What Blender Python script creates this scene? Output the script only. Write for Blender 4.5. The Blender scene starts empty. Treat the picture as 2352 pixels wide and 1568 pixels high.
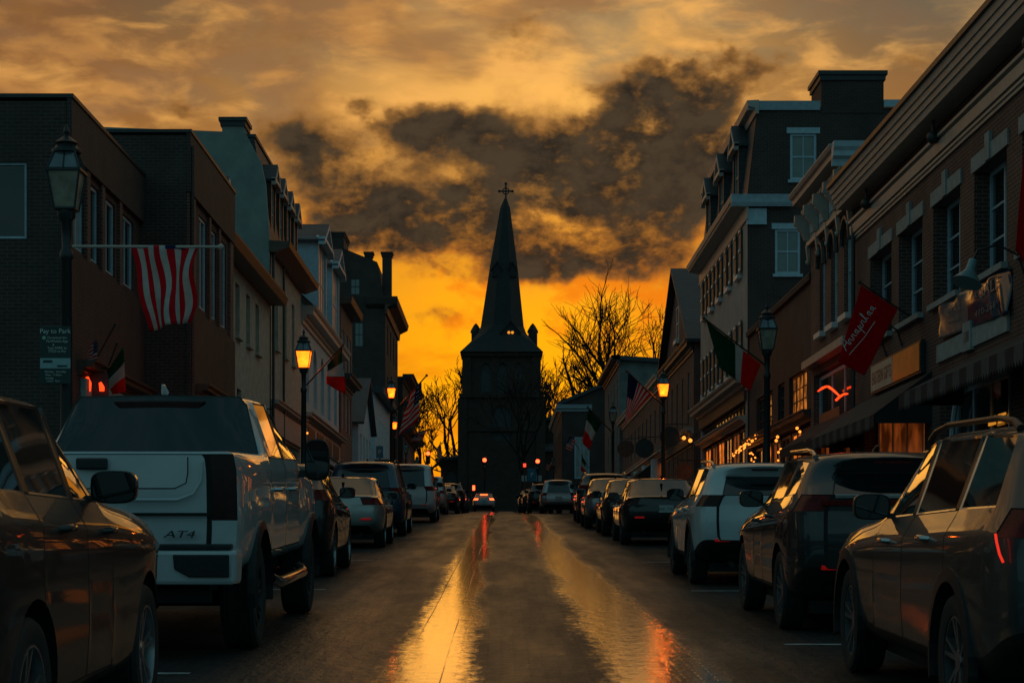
import bpy, bmesh, math, random
from math import *
from mathutils import Vector, Matrix
S = bpy.context.scene
COL = S.collection
rnd = random.Random(7)
# camera numbers: focal length, principal point and horizon, all in units of a 2352 wide picture
F, VX, HY, ZC = 4573., 1152., 1294., 1.25
def gz(Y):                                   # height of the street, which climbs away from the camera
    if Y < 80: return -.11 + .0413 * Y
    if Y < 175: return -.11 + .0413 * 80 + .028 * (Y - 80)
    return -.11 + .0413 * 80 + .028 * 95 + .012 * (Y - 175)
def W(x, y, Y): return Vector(((x - VX) / F * Y, Y, ZC + (HY - y) / F * Y))
def yx(x, X): return X * F / (x - VX)        # distance at which lateral offset X is seen at column x
class Fr:
    """a vertical plane: u along it, z up, d outwards"""
    def __init__(s, o, U, N): s.o, s.U, s.N = Vector(o), Vector(U), Vector(N)
    def p(s, u, z, d=0.): return s.o + s.U * u + Vector((0, 0, z)) + s.N * d
def street(X): return Fr((X, 0, 0), (0, 1, 0), (-1 if X > 0 else 1, 0, 0))
def facing(Y): return Fr((0, Y, 0), (1, 0, 0), (0, -1, 0))
ORG = {}
class MB:
    def __init__(s): s.v, s.f, s.m = [], [], []
    def poly(s, pts, mi=0):
        n = len(s.v); s.v += [Vector(p) for p in pts]; s.f.append(tuple(range(n, n + len(pts)))); s.m.append(mi)
    def hexa(s, b, t, mi=0):
        n = len(s.v); s.v += [Vector(p) for p in b] + [Vector(p) for p in t]
        for q in ((3, 2, 1, 0), (4, 5, 6, 7), (0, 1, 5, 4), (1, 2, 6, 5), (2, 3, 7, 6), (3, 0, 4, 7)):
            s.f.append(tuple(n + i for i in q)); s.m.append(mi)
    def box(s, x0, x1, y0, y1, z0, z1, mi=0):
        s.hexa([(x0, y0, z0), (x1, y0, z0), (x1, y1, z0), (x0, y1, z0)], [(x0, y0, z1), (x1, y0, z1), (x1, y1, z1), (x0, y1, z1)], mi)
    def fbox(s, fr, u0, u1, z0, z1, d0, d1, mi=0):
        s.hexa([fr.p(u0, z0, d0), fr.p(u1, z0, d0), fr.p(u1, z0, d1), fr.p(u0, z0, d1)],
               [fr.p(u0, z1, d0), fr.p(u1, z1, d0), fr.p(u1, z1, d1), fr.p(u0, z1, d1)], mi)
    def prism(s, fr, pts, d0, d1, mi=0):     # outline (u,z) extruded between two depths
        n = len(pts); k = len(s.v)
        s.v += [fr.p(u, z, d0) for u, z in pts] + [fr.p(u, z, d1) for u, z in pts]
        s.f.append(tuple(range(k + n - 1, k - 1, -1))); s.m.append(mi)
        s.f.append(tuple(range(k + n, k + 2 * n))); s.m.append(mi)
        for i in range(n):
            j = (i + 1) % n; s.f.append((k + i, k + j, k + n + j, k + n + i)); s.m.append(mi)
    def tube(s, pts, rad, n=8, mi=0, cap=True):
        pts = [Vector(p) for p in pts]
        if not hasattr(rad, '__len__'): rad = [rad] * len(pts)
        k = len(s.v); ref = None
        for i, p in enumerate(pts):
            t = (pts[min(i + 1, len(pts) - 1)] - pts[max(i - 1, 0)]).normalized()
            if ref is None: ref = t.orthogonal().normalized()
            else:
                r2 = ref - t * ref.dot(t); ref = r2.normalized() if r2.length > 1e-6 else t.orthogonal().normalized()
            b = t.cross(ref)
            for j in range(n):
                a = 2 * pi * j / n; s.v.append(p + (ref * cos(a) + b * sin(a)) * rad[i])
        for i in range(len(pts) - 1):
            for j in range(n):
                j2 = (j + 1) % n
                s.f.append((k + i * n + j, k + i * n + j2, k + (i + 1) * n + j2, k + (i + 1) * n + j)); s.m.append(mi)
        if cap:
            s.f.append(tuple(range(k + n - 1, k - 1, -1))); s.m.append(mi)
            e = k + (len(pts) - 1) * n; s.f.append(tuple(range(e, e + n))); s.m.append(mi)
    def lathe(s, prof, c=(0, 0, 0), n=16, axis='z', mi=0, rot=0., close=False):
        k = len(s.v); c = Vector(c)
        for r, h in prof:
            for j in range(n):
                a = 2 * pi * j / n + rot
                if axis == 'z': q = Vector((r * cos(a), r * sin(a), h))
                elif axis == 'x': q = Vector((h, r * cos(a), r * sin(a)))
                else: q = Vector((r * cos(a), h, r * sin(a)))
                s.v.append(c + q)
        m = len(prof)
        for i in range(m if close else m - 1):
            i2 = (i + 1) % m
            for j in range(n):
                j2 = (j + 1) % n
                s.f.append((k + i * n + j, k + i * n + j2, k + i2 * n + j2, k + i2 * n + j)); s.m.append(mi)
        if not close:
            s.f.append(tuple(range(k + n - 1, k - 1, -1))); s.m.append(mi)
            e = k + (m - 1) * n; s.f.append(tuple(range(e, e + n))); s.m.append(mi)
    def ball(s, c, r, n=8, mi=0, sz=1.):
        m = max(4, n // 2); s.lathe([(max(r * sin(pi * i / m), r * .02), -r * sz * cos(pi * i / m)) for i in range(m + 1)], c, n, mi=mi)
    def facade(s, fr, u0, u1, z0, z1, holes=(), rev=.2, mi=0):
        us = sorted({u0, u1, *[h[0] for h in holes], *[h[1] for h in holes]})
        zs = sorted({z0, z1, *[h[2] for h in holes], *[h[3] for h in holes]})
        for a, b in zip(us, us[1:]):
            for c, e in zip(zs, zs[1:]):
                mu, mz = (a + b) / 2, (c + e) / 2
                if any(h[0] < mu < h[1] and h[2] < mz < h[3] for h in holes): continue
                s.poly([fr.p(a, c), fr.p(b, c), fr.p(b, e), fr.p(a, e)], mi)
        for a, b, c, e in [h[:4] for h in holes]:
            for q in (((a, c), (b, c)), ((b, c), (b, e)), ((b, e), (a, e)), ((a, e), (a, c))):
                (ua, za), (ub, zb) = q
                s.poly([fr.p(ua, za), fr.p(ub, zb), fr.p(ub, zb, -rev), fr.p(ua, za, -rev)], mi)
    def arch_fill(s, fr, a, b, zs, zt, d0, d1, mi=0, n=8):   # masonry filling a square head down to a round arch
        for i in range(n):
            t0, t1 = pi * i / n, pi * (i + 1) / n
            f = lambda t: (a + (b - a) * (1 - cos(t)) / 2, zs + (zt - zs) * sin(t))
            (p0, q0), (p1, q1) = f(t0), f(t1)
            s.prism(fr, [(p0, q0), (p1, q1), (p1, zt + .001), (p0, zt + .001)], d0, d1, mi)
    def build(s, name, mats, parent=None, smooth=None, loc=None, off=None, bevel=0.):
        me = bpy.data.meshes.new(name)
        if off is None: off = ORG.get(parent.name, Vector()) if parent is not None else (Vector(loc) if loc is not None else Vector())
        me.from_pydata([tuple(v - off) for v in s.v], [], s.f)
        if not isinstance(mats, (list, tuple)): mats = [mats]
        for m in mats: me.materials.append(m)
        if len(mats) > 1: me.polygons.foreach_set('material_index', s.m)
        bm = bmesh.new(); bm.from_mesh(me); bmesh.ops.recalc_face_normals(bm, faces=bm.faces); bm.to_mesh(me); bm.free()
        if smooth is not None:
            me.polygons.foreach_set('use_smooth', [True] * len(me.polygons)); me.set_sharp_from_angle(angle=radians(smooth))
        me.update()
        o = bpy.data.objects.new(name, me); COL.objects.link(o)
        if parent is not None: o.parent = parent; ORG[o.name] = off
        elif loc is not None: o.location = loc; ORG[o.name] = Vector(loc)
        if bevel:
            b = o.modifiers.new('bevel', 'BEVEL'); b.width = bevel; b.segments = 2; b.limit_method = 'ANGLE'
        return o
def tag(o, label, cat, group=None):
    o['label'] = label; o['category'] = cat
    if group: o['group'] = group
    return o
def thing(name, label, cat, loc=(0, 0, 0), group=None, local=False):
    o = bpy.data.objects.new(name, None); COL.objects.link(o); o.location = loc; o.empty_display_size = .3
    ORG[o.name] = Vector() if local else Vector(loc)
    return tag(o, label, cat, group)
def struct(o, kind='structure'): o['kind'] = kind; return o
def dup(root, loc, label, group=None, swap=None, rot=None):
    def cp(o, par):
        c = o.copy(); COL.objects.link(c)
        if par is not None:
            c.parent = par; c.matrix_parent_inverse = o.matrix_parent_inverse
        if swap and c.type == 'MESH':
            for i, sl in enumerate(o.material_slots):
                if sl.material and sl.material.name in swap:
                    c.material_slots[i].link = 'OBJECT'; c.material_slots[i].material = swap[sl.material.name]
        for ch in list(o.children): cp(ch, c)
        return c
    r = cp(root, None); r.location = loc; r['label'] = label
    if rot is not None: r.rotation_euler = rot
    if group: r['group'] = group
    return r
def text(s, name, size, mat, parent, o, U, V, ext=.004, align='CENTER', shear=0., width=None):
    """lettering as a thin mesh standing on a surface: U is the reading direction, V up"""
    cu = bpy.data.curves.new('t', 'FONT'); cu.body = s; cu.size = size; cu.align_x = align; cu.align_y = 'CENTER'; cu.extrude = ext; cu.shear = shear
    cu.resolution_u = 2
    t = bpy.data.objects.new('t', cu); COL.objects.link(t)
    dg = bpy.context.evaluated_depsgraph_get(); dg.update()
    me = bpy.data.meshes.new_from_object(t.evaluated_get(dg)); bpy.data.objects.remove(t); bpy.data.curves.remove(cu)
    U = Vector(U).normalized(); V = Vector(V).normalized(); N = U.cross(V)
    sx = 1.
    if width and len(me.vertices):
        xs = [v.co.x for v in me.vertices]; sx = width / max(max(xs) - min(xs), 1e-4)
    off = ORG.get(parent.name, Vector())
    for v in me.vertices: v.co = Vector(o) + U * v.co.x * sx + V * v.co.y + N * v.co.z - off
    me.materials.clear(); me.materials.append(mat); me.name = name
    ob = bpy.data.objects.new(name, me); COL.objects.link(ob); ob.parent = parent; ORG[ob.name] = off
    return ob
class G:
    """tiny expression builder for shader maths"""
    def __init__(s, nt, sock): s.nt, s.s = nt, sock
    @staticmethod
    def op(nt, o, *a, clamp=False):
        n = nt.nodes.new('ShaderNodeMath'); n.operation = o; n.use_clamp = clamp
        for i, x in enumerate(a):
            if isinstance(x, G): nt.links.new(x.s, n.inputs[i])
            else: n.inputs[i].default_value = x
        return G(nt, n.outputs[0])
    def __add__(s, o): return G.op(s.nt, 'ADD', s, o)
    __radd__ = __add__
    def __mul__(s, o): return G.op(s.nt, 'MULTIPLY', s, o)
    __rmul__ = __mul__
    def __sub__(s, o): return G.op(s.nt, 'SUBTRACT', s, o)
    def __rsub__(s, o): return G.op(s.nt, 'SUBTRACT', o, s)
    def __truediv__(s, o): return G.op(s.nt, 'DIVIDE', s, o)
    def f(s, o, *a, **k): return G.op(s.nt, o, s, *a, **k)
    def sst(s, a, b):
        n = s.nt.nodes.new('ShaderNodeMapRange'); n.interpolation_type = 'SMOOTHSTEP'
        s.nt.links.new(s.s, n.inputs['Value']); n.inputs['From Min'].default_value = a; n.inputs['From Max'].default_value = b
        return G(s.nt, n.outputs[0])
def mixc(nt, fac, a, b, mode='MIX'):
    n = nt.nodes.new('ShaderNodeMix'); n.data_type = 'RGBA'; n.blend_type = mode; n.clamp_factor = True
    for sk, x in ((n.inputs[0], fac), (n.inputs[6], a), (n.inputs[7], b)):
        if isinstance(x, G): nt.links.new(x.s, sk)
        elif isinstance(x, bpy.types.NodeSocket): nt.links.new(x, sk)
        elif isinstance(x, (int, float)): sk.default_value = x
        else: sk.default_value = (*x, 1.)
    return n.outputs[2]
def noise(nt, vec, scale, detail=4., rough=.55, dist=0., dim='3D'):
    n = nt.nodes.new('ShaderNodeTexNoise'); n.noise_dimensions = dim
    n.inputs['Scale'].default_value = scale; n.inputs['Detail'].default_value = detail; n.inputs['Roughness'].default_value = rough; n.inputs['Distortion'].default_value = dist
    if vec is not None: nt.links.new(vec, n.inputs['Vector'])
    return G(nt, n.outputs[0])
def base(name):
    m = bpy.data.materials.new(name); m.use_nodes = True; nt = m.node_tree
    b = nt.nodes['Principled BSDF']; tc = nt.nodes.new('ShaderNodeTexCoord')
    return m, nt, b, tc
def bump(nt, b, h, strength, dist):
    n = nt.nodes.new('ShaderNodeBump'); n.inputs['Strength'].default_value = strength; n.inputs['Distance'].default_value = dist
    nt.links.new(h.s if isinstance(h, G) else h, n.inputs['Height']); nt.links.new(n.outputs[0], b.inputs['Normal'])
def mat(name, col, rough=.6, metal=0., spec=.5, coat=0., var=.25, nscale=6., bmp=0., bd=.01, coatr=.03):
    m, nt, b, tc = base(name)
    n = noise(nt, tc.outputs['Object'], nscale, 5)
    lo = tuple(c * (1 - var) for c in col); hi = tuple(min(1, c * (1 + var)) for c in col)
    nt.links.new(mixc(nt, n.sst(.3, .7), lo, hi), b.inputs['Base Color'])
    r = n * (rough * .3) + rough * .85
    nt.links.new(r.s, b.inputs['Roughness'])
    b.inputs['Metallic'].default_value = metal; b.inputs['Specular IOR Level'].default_value = spec
    b.inputs['Coat Weight'].default_value = coat; b.inputs['Coat Roughness'].default_value = coatr
    if bmp: bump(nt, b, noise(nt, tc.outputs['Object'], nscale * 8, 3), bmp, bd)
    return m
def emit(name, col, strength, base_col=(.3, .15, .05), var=.0, nscale=8.):
    m, nt, b, tc = base(name)
    b.inputs['Base Color'].default_value = (*base_col, 1); b.inputs['Roughness'].default_value = .3
    if var:
        n = noise(nt, tc.outputs['Object'], nscale, 4).sst(.35, .65)
        nt.links.new(mixc(nt, n, tuple(c * (1 - var) for c in col), col), b.inputs['Emission Color'])
    else: b.inputs['Emission Color'].default_value = (*col, 1)
    b.inputs['Emission Strength'].default_value = strength
    return m
def brick(name, c1, c2, mortar, bw=.22, bh=.075, rough=.75, bmp=.5):
    m, nt, b, tc = base(name)
    sp = nt.nodes.new('ShaderNodeSeparateXYZ'); nt.links.new(tc.outputs['Object'], sp.inputs[0])
    x, y, z = (G(nt, sp.outputs[i]) for i in range(3))
    cb = nt.nodes.new('ShaderNodeCombineXYZ'); nt.links.new((x + y).s, cb.inputs[0]); nt.links.new(z.s, cb.inputs[1])
    t = nt.nodes.new('ShaderNodeTexBrick'); nt.links.new(cb.outputs[0], t.inputs['Vector'])
    t.inputs['Scale'].default_value = 1; t.inputs['Brick Width'].default_value = bw; t.inputs['Row Height'].default_value = bh
    t.inputs['Mortar Size'].default_value = .011; t.inputs['Mortar Smooth'].default_value = .2; t.inputs['Bias'].default_value = 0
    t.inputs['Color1'].default_value = (*c1, 1); t.inputs['Color2'].default_value = (*c2, 1); t.inputs['Mortar'].default_value = (*mortar, 1)
    n = noise(nt, tc.outputs['Object'], .8, 6, .65)
    n2_ = noise(nt, tc.outputs['Object'], .25, 4, .6)
    nt.links.new(mixc(nt, n2_.sst(.5, .7) * .35, mixc(nt, n.sst(.35, .7) * .55, t.outputs['Color'], tuple(c * .40 for c in c1)), mortar), b.inputs['Base Color'])
    b.inputs['Roughness'].default_value = rough
    inv = 1 - G(nt, t.outputs['Fac'])
    bump(nt, b, inv + noise(nt, tc.outputs['Object'], 30, 3) * .4, bmp, .01)
    return m
BR1 = brick('brick_brown', (.125, .05, .036), (.08, .034, .025), (.19, .155, .13))
BR2 = brick('brick_red', (.19, .062, .040), (.12, .042, .030), (.25, .20, .165))
BR3 = brick('brick_dark', (.072, .035, .027), (.045, .023, .019), (.105, .085, .07))
STW = brick('painted_brick_white', (.52, .49, .45), (.47, .45, .41), (.42, .40, .37), rough=.7, bmp=.35)
STC = mat('stucco_cream', (.50, .44, .34), .85, var=.18, nscale=3, bmp=.6, bd=.02)
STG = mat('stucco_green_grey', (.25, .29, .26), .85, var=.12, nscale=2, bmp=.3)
STB = mat('clapboard_pale_blue', (.50, .58, .62), .6, var=.1, nscale=2)
TRIM = mat('trim_white', (.72, .74, .72), .42, var=.1, nscale=4)
TRIMC = mat('trim_cream', (.46, .42, .36), .45, var=.12, nscale=3)
TRIMD = mat('trim_dark', (.035, .04, .04), .45, var=.2)
TRIMBL = mat('trim_blue_and_sky_lit', (.42, .56, .62), .45, var=.1)  # blue paint; on camera-facing white trim, cool sky light put into the colour
STONE = mat('stone_grey', (.34, .36, .34), .75, var=.15, nscale=5, bmp=.3)
SLATE = brick('slate_shingle', (.06, .075, .085), (.045, .055, .065), (.03, .03, .035), bw=.3, bh=.16, rough=.55, bmp=.6)
WOOD = mat('painted_wood_brown', (.09, .05, .03), .5, var=.3)
IRON = mat('black_iron', (.016, .022, .023), .38, metal=.0, var=.3, nscale=20, bmp=.2)
RED = mat('painted_red', (.16, .02, .015), .45, var=.2)
GLASS = mat('window_glass', (.012, .018, .02), .05, spec=.8, var=.3, nscale=1.5)
BLIND = mat('window_with_blind', (.17, .21, .19), .25, spec=.8, var=.1, nscale=2)
CURT = mat('window_curtain', (.30, .34, .32), .3, spec=.8, var=.2, nscale=2)
LIT = emit('lit_and_sunset_window', (1., .22, .02), 1.0, var=.85, nscale=2.4)  # lit shops, and sunset reflections put into panes as emission
LITD = emit('dim_lit_and_sunset_window', (1., .20, .03), .16, var=.85, nscale=1.2)
BULB = emit('warm_bulb', (1., .26, .03), 2.4)
def glow_glass(name, col, st):
    m_ = emit(name, col, st, var=.5, nscale=5); nt = m_.node_tree; b = nt.nodes['Principled BSDF']; o = nt.nodes['Material Output']
    t = nt.nodes.new('ShaderNodeBsdfTransparent'); t.inputs[0].default_value = (1., .75, .45, 1); x = nt.nodes.new('ShaderNodeMixShader'); x.inputs[0].default_value = .45
    nt.links.new(b.outputs[0], x.inputs[1]); nt.links.new(t.outputs[0], x.inputs[2]); nt.links.new(x.outputs[0], o.inputs['Surface'])
    return m_
LAMPLIT = glow_glass('lit_lamp_glass', (1., .10, .004), 8.)
LAMPOFF = mat('lamp_glass', (.30, .27, .20), .18, spec=.8, var=.35, nscale=5)
LAMPTOP = mat('lamp_hood_glass', (.12, .16, .17), .15, spec=.9, var=.25)
REDLIT = emit('red_signal', (1., .05, .012), 9.)
NEON = emit('red_neon', (1., .045, .005), 2.2)
def fabric(name, col, tr=.45):
    m_ = mat(name, col, .8, var=.15, nscale=9, bmp=.2, spec=.2); nt = m_.node_tree
    b = nt.nodes['Principled BSDF']; o = nt.nodes['Material Output']
    t = nt.nodes.new('ShaderNodeBsdfTranslucent'); t.inputs['Color'].default_value = (*[min(1, c * 1.3) for c in col], 1)
    x = nt.nodes.new('ShaderNodeMixShader'); x.inputs[0].default_value = tr
    nt.links.new(b.outputs[0], x.inputs[1]); nt.links.new(t.outputs[0], x.inputs[2]); nt.links.new(x.outputs[0], o.inputs['Surface'])
    return m_
FLAGR = fabric('flag_red', (.62, .012, .026)); FLAGW = fabric('flag_white', (.56, .60, .58)); FLAGB = fabric('flag_blue', (.012, .025, .09))
FLAGG = fabric('flag_green', (.018, .11, .05)); FLAGO = fabric('flag_orange_red', (.72, .022, .010))
SIGNW = mat('sign_lettering', (.62, .66, .62), .5, var=.05)
SIGNG = mat('sign_green', (.008, .035, .035), .45, var=.15)
AWNB = mat('awning_blue', (.01, .07, .13), .8, var=.2)
AWND = mat('awning_dark', (.018, .02, .022), .85, var=.2)
AWNL = mat('awning_stripe', (.075, .08, .08), .85, var=.2)
# ------------------------------------------------------------------ ground, street, pavements
def ribbon(name, xs, ys, dz, m, skirt=None):
    mb = MB()
    zz = lambda y: gz(y) + dz
    for a, b in zip(ys, ys[1:]):
        for c, e in zip(xs, xs[1:]):
            mb.poly([(c, a, zz(a)), (e, a, zz(a)), (e, b, zz(b)), (c, b, zz(b))])
        if skirt:
            for c in (xs[0], xs[-1]): mb.poly([(c, a, zz(a) - skirt), (c, b, zz(b) - skirt), (c, b, zz(b)), (c, a, zz(a))])
    if skirt:
        for y in (ys[0], ys[-1]): mb.poly([(xs[0], y, zz(y) - skirt), (xs[-1], y, zz(y) - skirt), (xs[-1], y, zz(y)), (xs[0], y, zz(y))])
    return struct(mb.build(name, m))
YS = [-120, -40, -10, 0, 10, 20, 30, 40, 50, 60, 70, 78, 80, 84, 90, 100, 120, 140, 160, 175, 200, 240, 320, 500]
GROUND = mat('ground_earth', (.05, .048, .042), .95, var=.3, nscale=1)
ribbon('ground', [-400, -60, 60, 400], YS, -.03, GROUND)
def road_material():
    m, nt, b, tc = base('wet_brick_paving')
    geo = nt.nodes.new('ShaderNodeNewGeometry')
    sp = nt.nodes.new('ShaderNodeSeparateXYZ'); nt.links.new(geo.outputs['Position'], sp.inputs[0])
    x, y = G(nt, sp.outputs[0]), G(nt, sp.outputs[1])
    cb = nt.nodes.new('ShaderNodeCombineXYZ'); nt.links.new(x.s, cb.inputs[0]); nt.links.new(y.s, cb.inputs[1])
    t = nt.nodes.new('ShaderNodeTexBrick'); nt.links.new(cb.outputs[0], t.inputs['Vector'])
    t.inputs['Scale'].default_value = 1; t.inputs['Brick Width'].default_value = .21; t.inputs['Row Height'].default_value = .105
    t.inputs['Mortar Size'].default_value = .009; t.inputs['Mortar Smooth'].default_value = .3
    t.inputs['Color1'].default_value = (.046, .043, .040, 1); t.inputs['Color2'].default_value = (.030, .029, .027, 1); t.inputs['Mortar'].default_value = (.018, .018, .017, 1)
    mp = nt.nodes.new('ShaderNodeMapping'); mp.inputs['Scale'].default_value = (1.6, .10, 1); nt.links.new(cb.outputs[0], mp.inputs[0])
    streak = noise(nt, mp.outputs[0], 1., 5, .6)                          # long wear along the wheel paths
    mp2 = nt.nodes.new('ShaderNodeMapping'); mp2.inputs['Scale'].default_value = (1.5, .22, 1); nt.links.new(cb.outputs[0], mp2.inputs[0])
    patch = noise(nt, mp2.outputs[0], .8, 9, .66)
    wob = (noise(nt, mp.outputs[0], .6, 2) - .5) * .5
    def track(c, w):
        d = ((x + wob) - c) * (1. / w)
        return (d * d * -1).f('EXPONENT')
    tr = track(-.52, .32) + track(1.10, .40)
    fine = noise(nt, tc.outputs['Object'], 26, 4, .6)
    mp3 = nt.nodes.new('ShaderNodeMapping'); mp3.inputs['Scale'].default_value = (8., 3.6, 1); nt.links.new(cb.outputs[0], mp3.inputs[0])
    wav = noise(nt, mp3.outputs[0], 1., 5, .62)
    wav2 = noise(nt, mp2.outputs[0], 1.7, 2, .5)
    h = (1 - G(nt, t.outputs['Fac'])) * .7 + fine * .25 + wav * 1.8 + wav2 * 1.0
    mp4 = nt.nodes.new('ShaderNodeMapping'); mp4.inputs['Scale'].default_value = (14., 4.5, 1); nt.links.new(cb.outputs[0], mp4.inputs[0])
    grain = noise(nt, mp4.outputs[0], 1., 4, .65)
    wet = (tr * 1.15 + (streak - .5) * .6 + (patch - .5) * .9 + (wav - .5) * 1.0 + (grain - .5) * 1.0).sst(.26, 1.0)
    nt.links.new(mixc(nt, wet, t.outputs['Color'], (.016, .014, .012)), b.inputs['Base Color'])
    damp = (patch + (streak - .5) * .6).sst(.3, .75)
    edge = x.f('ABSOLUTE').sst(1.5, 2.7)
    def joint(c): return 1 - ((x + (noise(nt, mp.outputs[0], .7, 3) - .5) * .10) - c).f('ABSOLUTE').sst(.002, .008)
    jn = (joint(-.42) + joint(-.72)).f('MINIMUM', 1.) * streak.sst(.40, .52)
    rough = (.50 - damp * .14) + edge * .22 - wet * .36 + jn * .3
    nt.links.new(rough.f('MAXIMUM', .10).s, b.inputs['Roughness'])
    nt.links.new(((damp * .40 + .16) * (1 - edge * .75) + wet * .25).s, b.inputs['Specular IOR Level'])
    nt.links.new((wet * (1 - jn)).s, b.inputs['Coat Weight']); b.inputs['Coat Roughness'].default_value = .08; b.inputs['Coat IOR'].default_value = 1.6
    n = nt.nodes.new('ShaderNodeBump'); n.inputs['Distance'].default_value = .02
    nt.links.new((.80 - wet * .66).s, n.inputs['Strength']); nt.links.new(h.s, n.inputs['Height']); nt.links.new(n.outputs[0], b.inputs['Normal'])
    n2 = nt.nodes.new('ShaderNodeBump'); n2.inputs['Distance'].default_value = .009; nt.links.new((x.sst(.75, 1.1) * .22 + .09).s, n2.inputs['Strength']); nt.links.new(h.s, n2.inputs['Height']); nt.links.new(n2.outputs[0], b.inputs['Coat Normal'])
    return m
ROAD = road_material()
ribbon('road', [-4.55, -3, -1.5, 0, 1.5, 3, 4.55], YS[1:-2], .004, ROAD)
PAVE = brick('pavement_brick', (.15, .07, .05), (.10, .05, .04), (.08, .07, .06), rough=.55)
PAVE2 = mat('kerb_granite', (.22, .22, .21), .7, var=.2)
for sx in (-1, 1):
    a, b = sorted((sx * 4.7, sx * 12.))
    ribbon('pavement', [a, b], YS[1:-3], .124, PAVE, .2)
    a, b = sorted((sx * 4.55, sx * 4.7))
    ribbon('kerb', [a, b], YS[1:-3], .128, PAVE2, .2)
# painted bay lines and a stop bar
LINE = mat('road_paint_worn', (.30, .31, .30), .6, var=.4, nscale=9)
def paint(x0, x1, y0, y1):
    mb = MB(); mb.poly([(x0, y0, gz(y0) + .008), (x1, y0, gz(y0) + .008), (x1, y1, gz(y1) + .008), (x0, y1, gz(y1) + .008)])
    struct(mb.build('bay_line', LINE))
for y in (16.5, 24.6, 33.4, 47.2, 54, 61.6): paint(2.35, 4.4, y, y + .12)
for y in (14.0, 24.9, 34.2, 47.5, 57.5, 72): paint(-4.4, -2.2, y, y + .12)
paint(-.3, .5, 83, 83.5)
# ------------------------------------------------------------------ buildings
def window(par, fr, a, b, c, e, d=-.14, cols=2, rows=2, fw=.07, bw=.03, frame=None, glass=None, name='window'):
    frame = frame or TRIM; glass = glass or GLASS
    mb = MB()
    mb.fbox(fr, a, a + fw, c, e, d - .06, d); mb.fbox(fr, b - fw, b, c, e, d - .06, d)
    mb.fbox(fr, a + fw, b - fw, c, c + fw, d - .06, d); mb.fbox(fr, a + fw, b - fw, e - fw, e, d - .06, d)
    for i in range(1, cols):
        u = a + fw + (b - a - 2 * fw) * i / cols; mb.fbox(fr, u - bw / 2, u + bw / 2, c + fw, e - fw, d - .045, d - .012)
    for i in range(1, rows):
        z = c + fw + (e - c - 2 * fw) * i / rows; w = bw * (1.6 if rows == 2 else 1)
        mb.fbox(fr, a + fw, b - fw, z - w / 2, z + w / 2, d - .05, d - .008)
    o = mb.build(name, frame, par)
    g = MB(); g.fbox(fr, a + fw * .6, b - fw * .6, c + fw * .6, e - fw * .6, d - .055, d - .04); g.build('pane', glass, o)
    return o
def slab(par, fr, a, b, c, e, d0, d1, m, name): mb = MB(); mb.fbox(fr, a, b, c, e, d0, d1); return mb.build(name, m, par)
def sill(par, fr, a, b, z, m=None, w=.12, h=.11): slab(par, fr, a - .08, b + .08, z - h, z, -.02, w, m or STONE, 'window_sill')
def lintel(par, fr, a, b, z, m=None, h=.26, key=False):
    mb = MB()
    if key:
        k = (a + b) / 2; mb.fbox(fr, a - .14, k - .16, z, z + h, -.02, .03); mb.fbox(fr, k + .16, b + .14, z, z + h, -.02, .03); mb.fbox(fr, k - .16, k + .16, z, z + h + .2, -.02, .06)
    else: mb.fbox(fr, a - .12, b + .12, z, z + h, -.02, .04)
    mb.build('lintel', m or STONE, par)
def cornice(par, fr, a, b, prof, m, name='cornice', smooth=None):
    """prof: (z, outward) outline swept along the wall"""
    mb = MB(); k = len(mb.v); n = len(prof)
    for u in (a, b):
        for z, d in prof: mb.v.append(fr.p(u, z, d))
    for i in range(n):
        j = (i + 1) % n; mb.f.append((i, j, n + j, n + i)); mb.m.append(0)
    mb.f.append(tuple(range(n - 1, -1, -1))); mb.m.append(0); mb.f.append(tuple(range(n, 2 * n))); mb.m.append(0)
    return mb.build(name, m, par)
def classic(z, h, out): # a stepped classical cornice, z is its top
    return [(z - h, -.02), (z - h, out * .14), (z - h * .78, out * .14), (z - h * .74, out * .30), (z - h * .52, out * .34), (z - h * .50, out * .80),
            (z - h * .26, out * .82), (z - h * .20, out * .93), (z - .03, out), (z, out), (z, -.02)]
def shell(par, X, Y0, Y1, ztop, m, holes, depth=9., rev=.2, zb=None, sides=None, name='wall', near_holes=()):
    """front wall with openings, near and far walls, back and a flat top"""
    fr = street(X); s = 1 if X > 0 else -1; zb = gz(Y0) - .6 if zb is None else zb
    mb = MB(); mb.facade(fr, Y0, Y1, zb, ztop, holes, rev)
    Xb = X + s * depth
    x0, x1 = min(X, Xb), max(X, Xb)
    mb.facade(facing(Y0), x0, x1, zb, ztop, near_holes, .15)
    for q in ([(X, Y1), (Xb, Y1)], [(Xb, Y0), (Xb, Y1)]):
        (xa, ya), (xb, yb) = q; mb.poly([(xa, ya, zb), (xb, yb, zb), (xb, yb, ztop), (xa, ya, ztop)])
    mb.poly([(X, Y0, ztop), (Xb, Y0, ztop), (Xb, Y1, ztop), (X, Y1, ztop)])
    return mb.build(name, m, par)
def house(label, X, Y0, Y1, name='shop_building', cat='building', group=None):
    ym = (Y0 + Y1) / 2; return thing(name, label, cat, (X, ym, gz(ym)), group)
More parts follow.
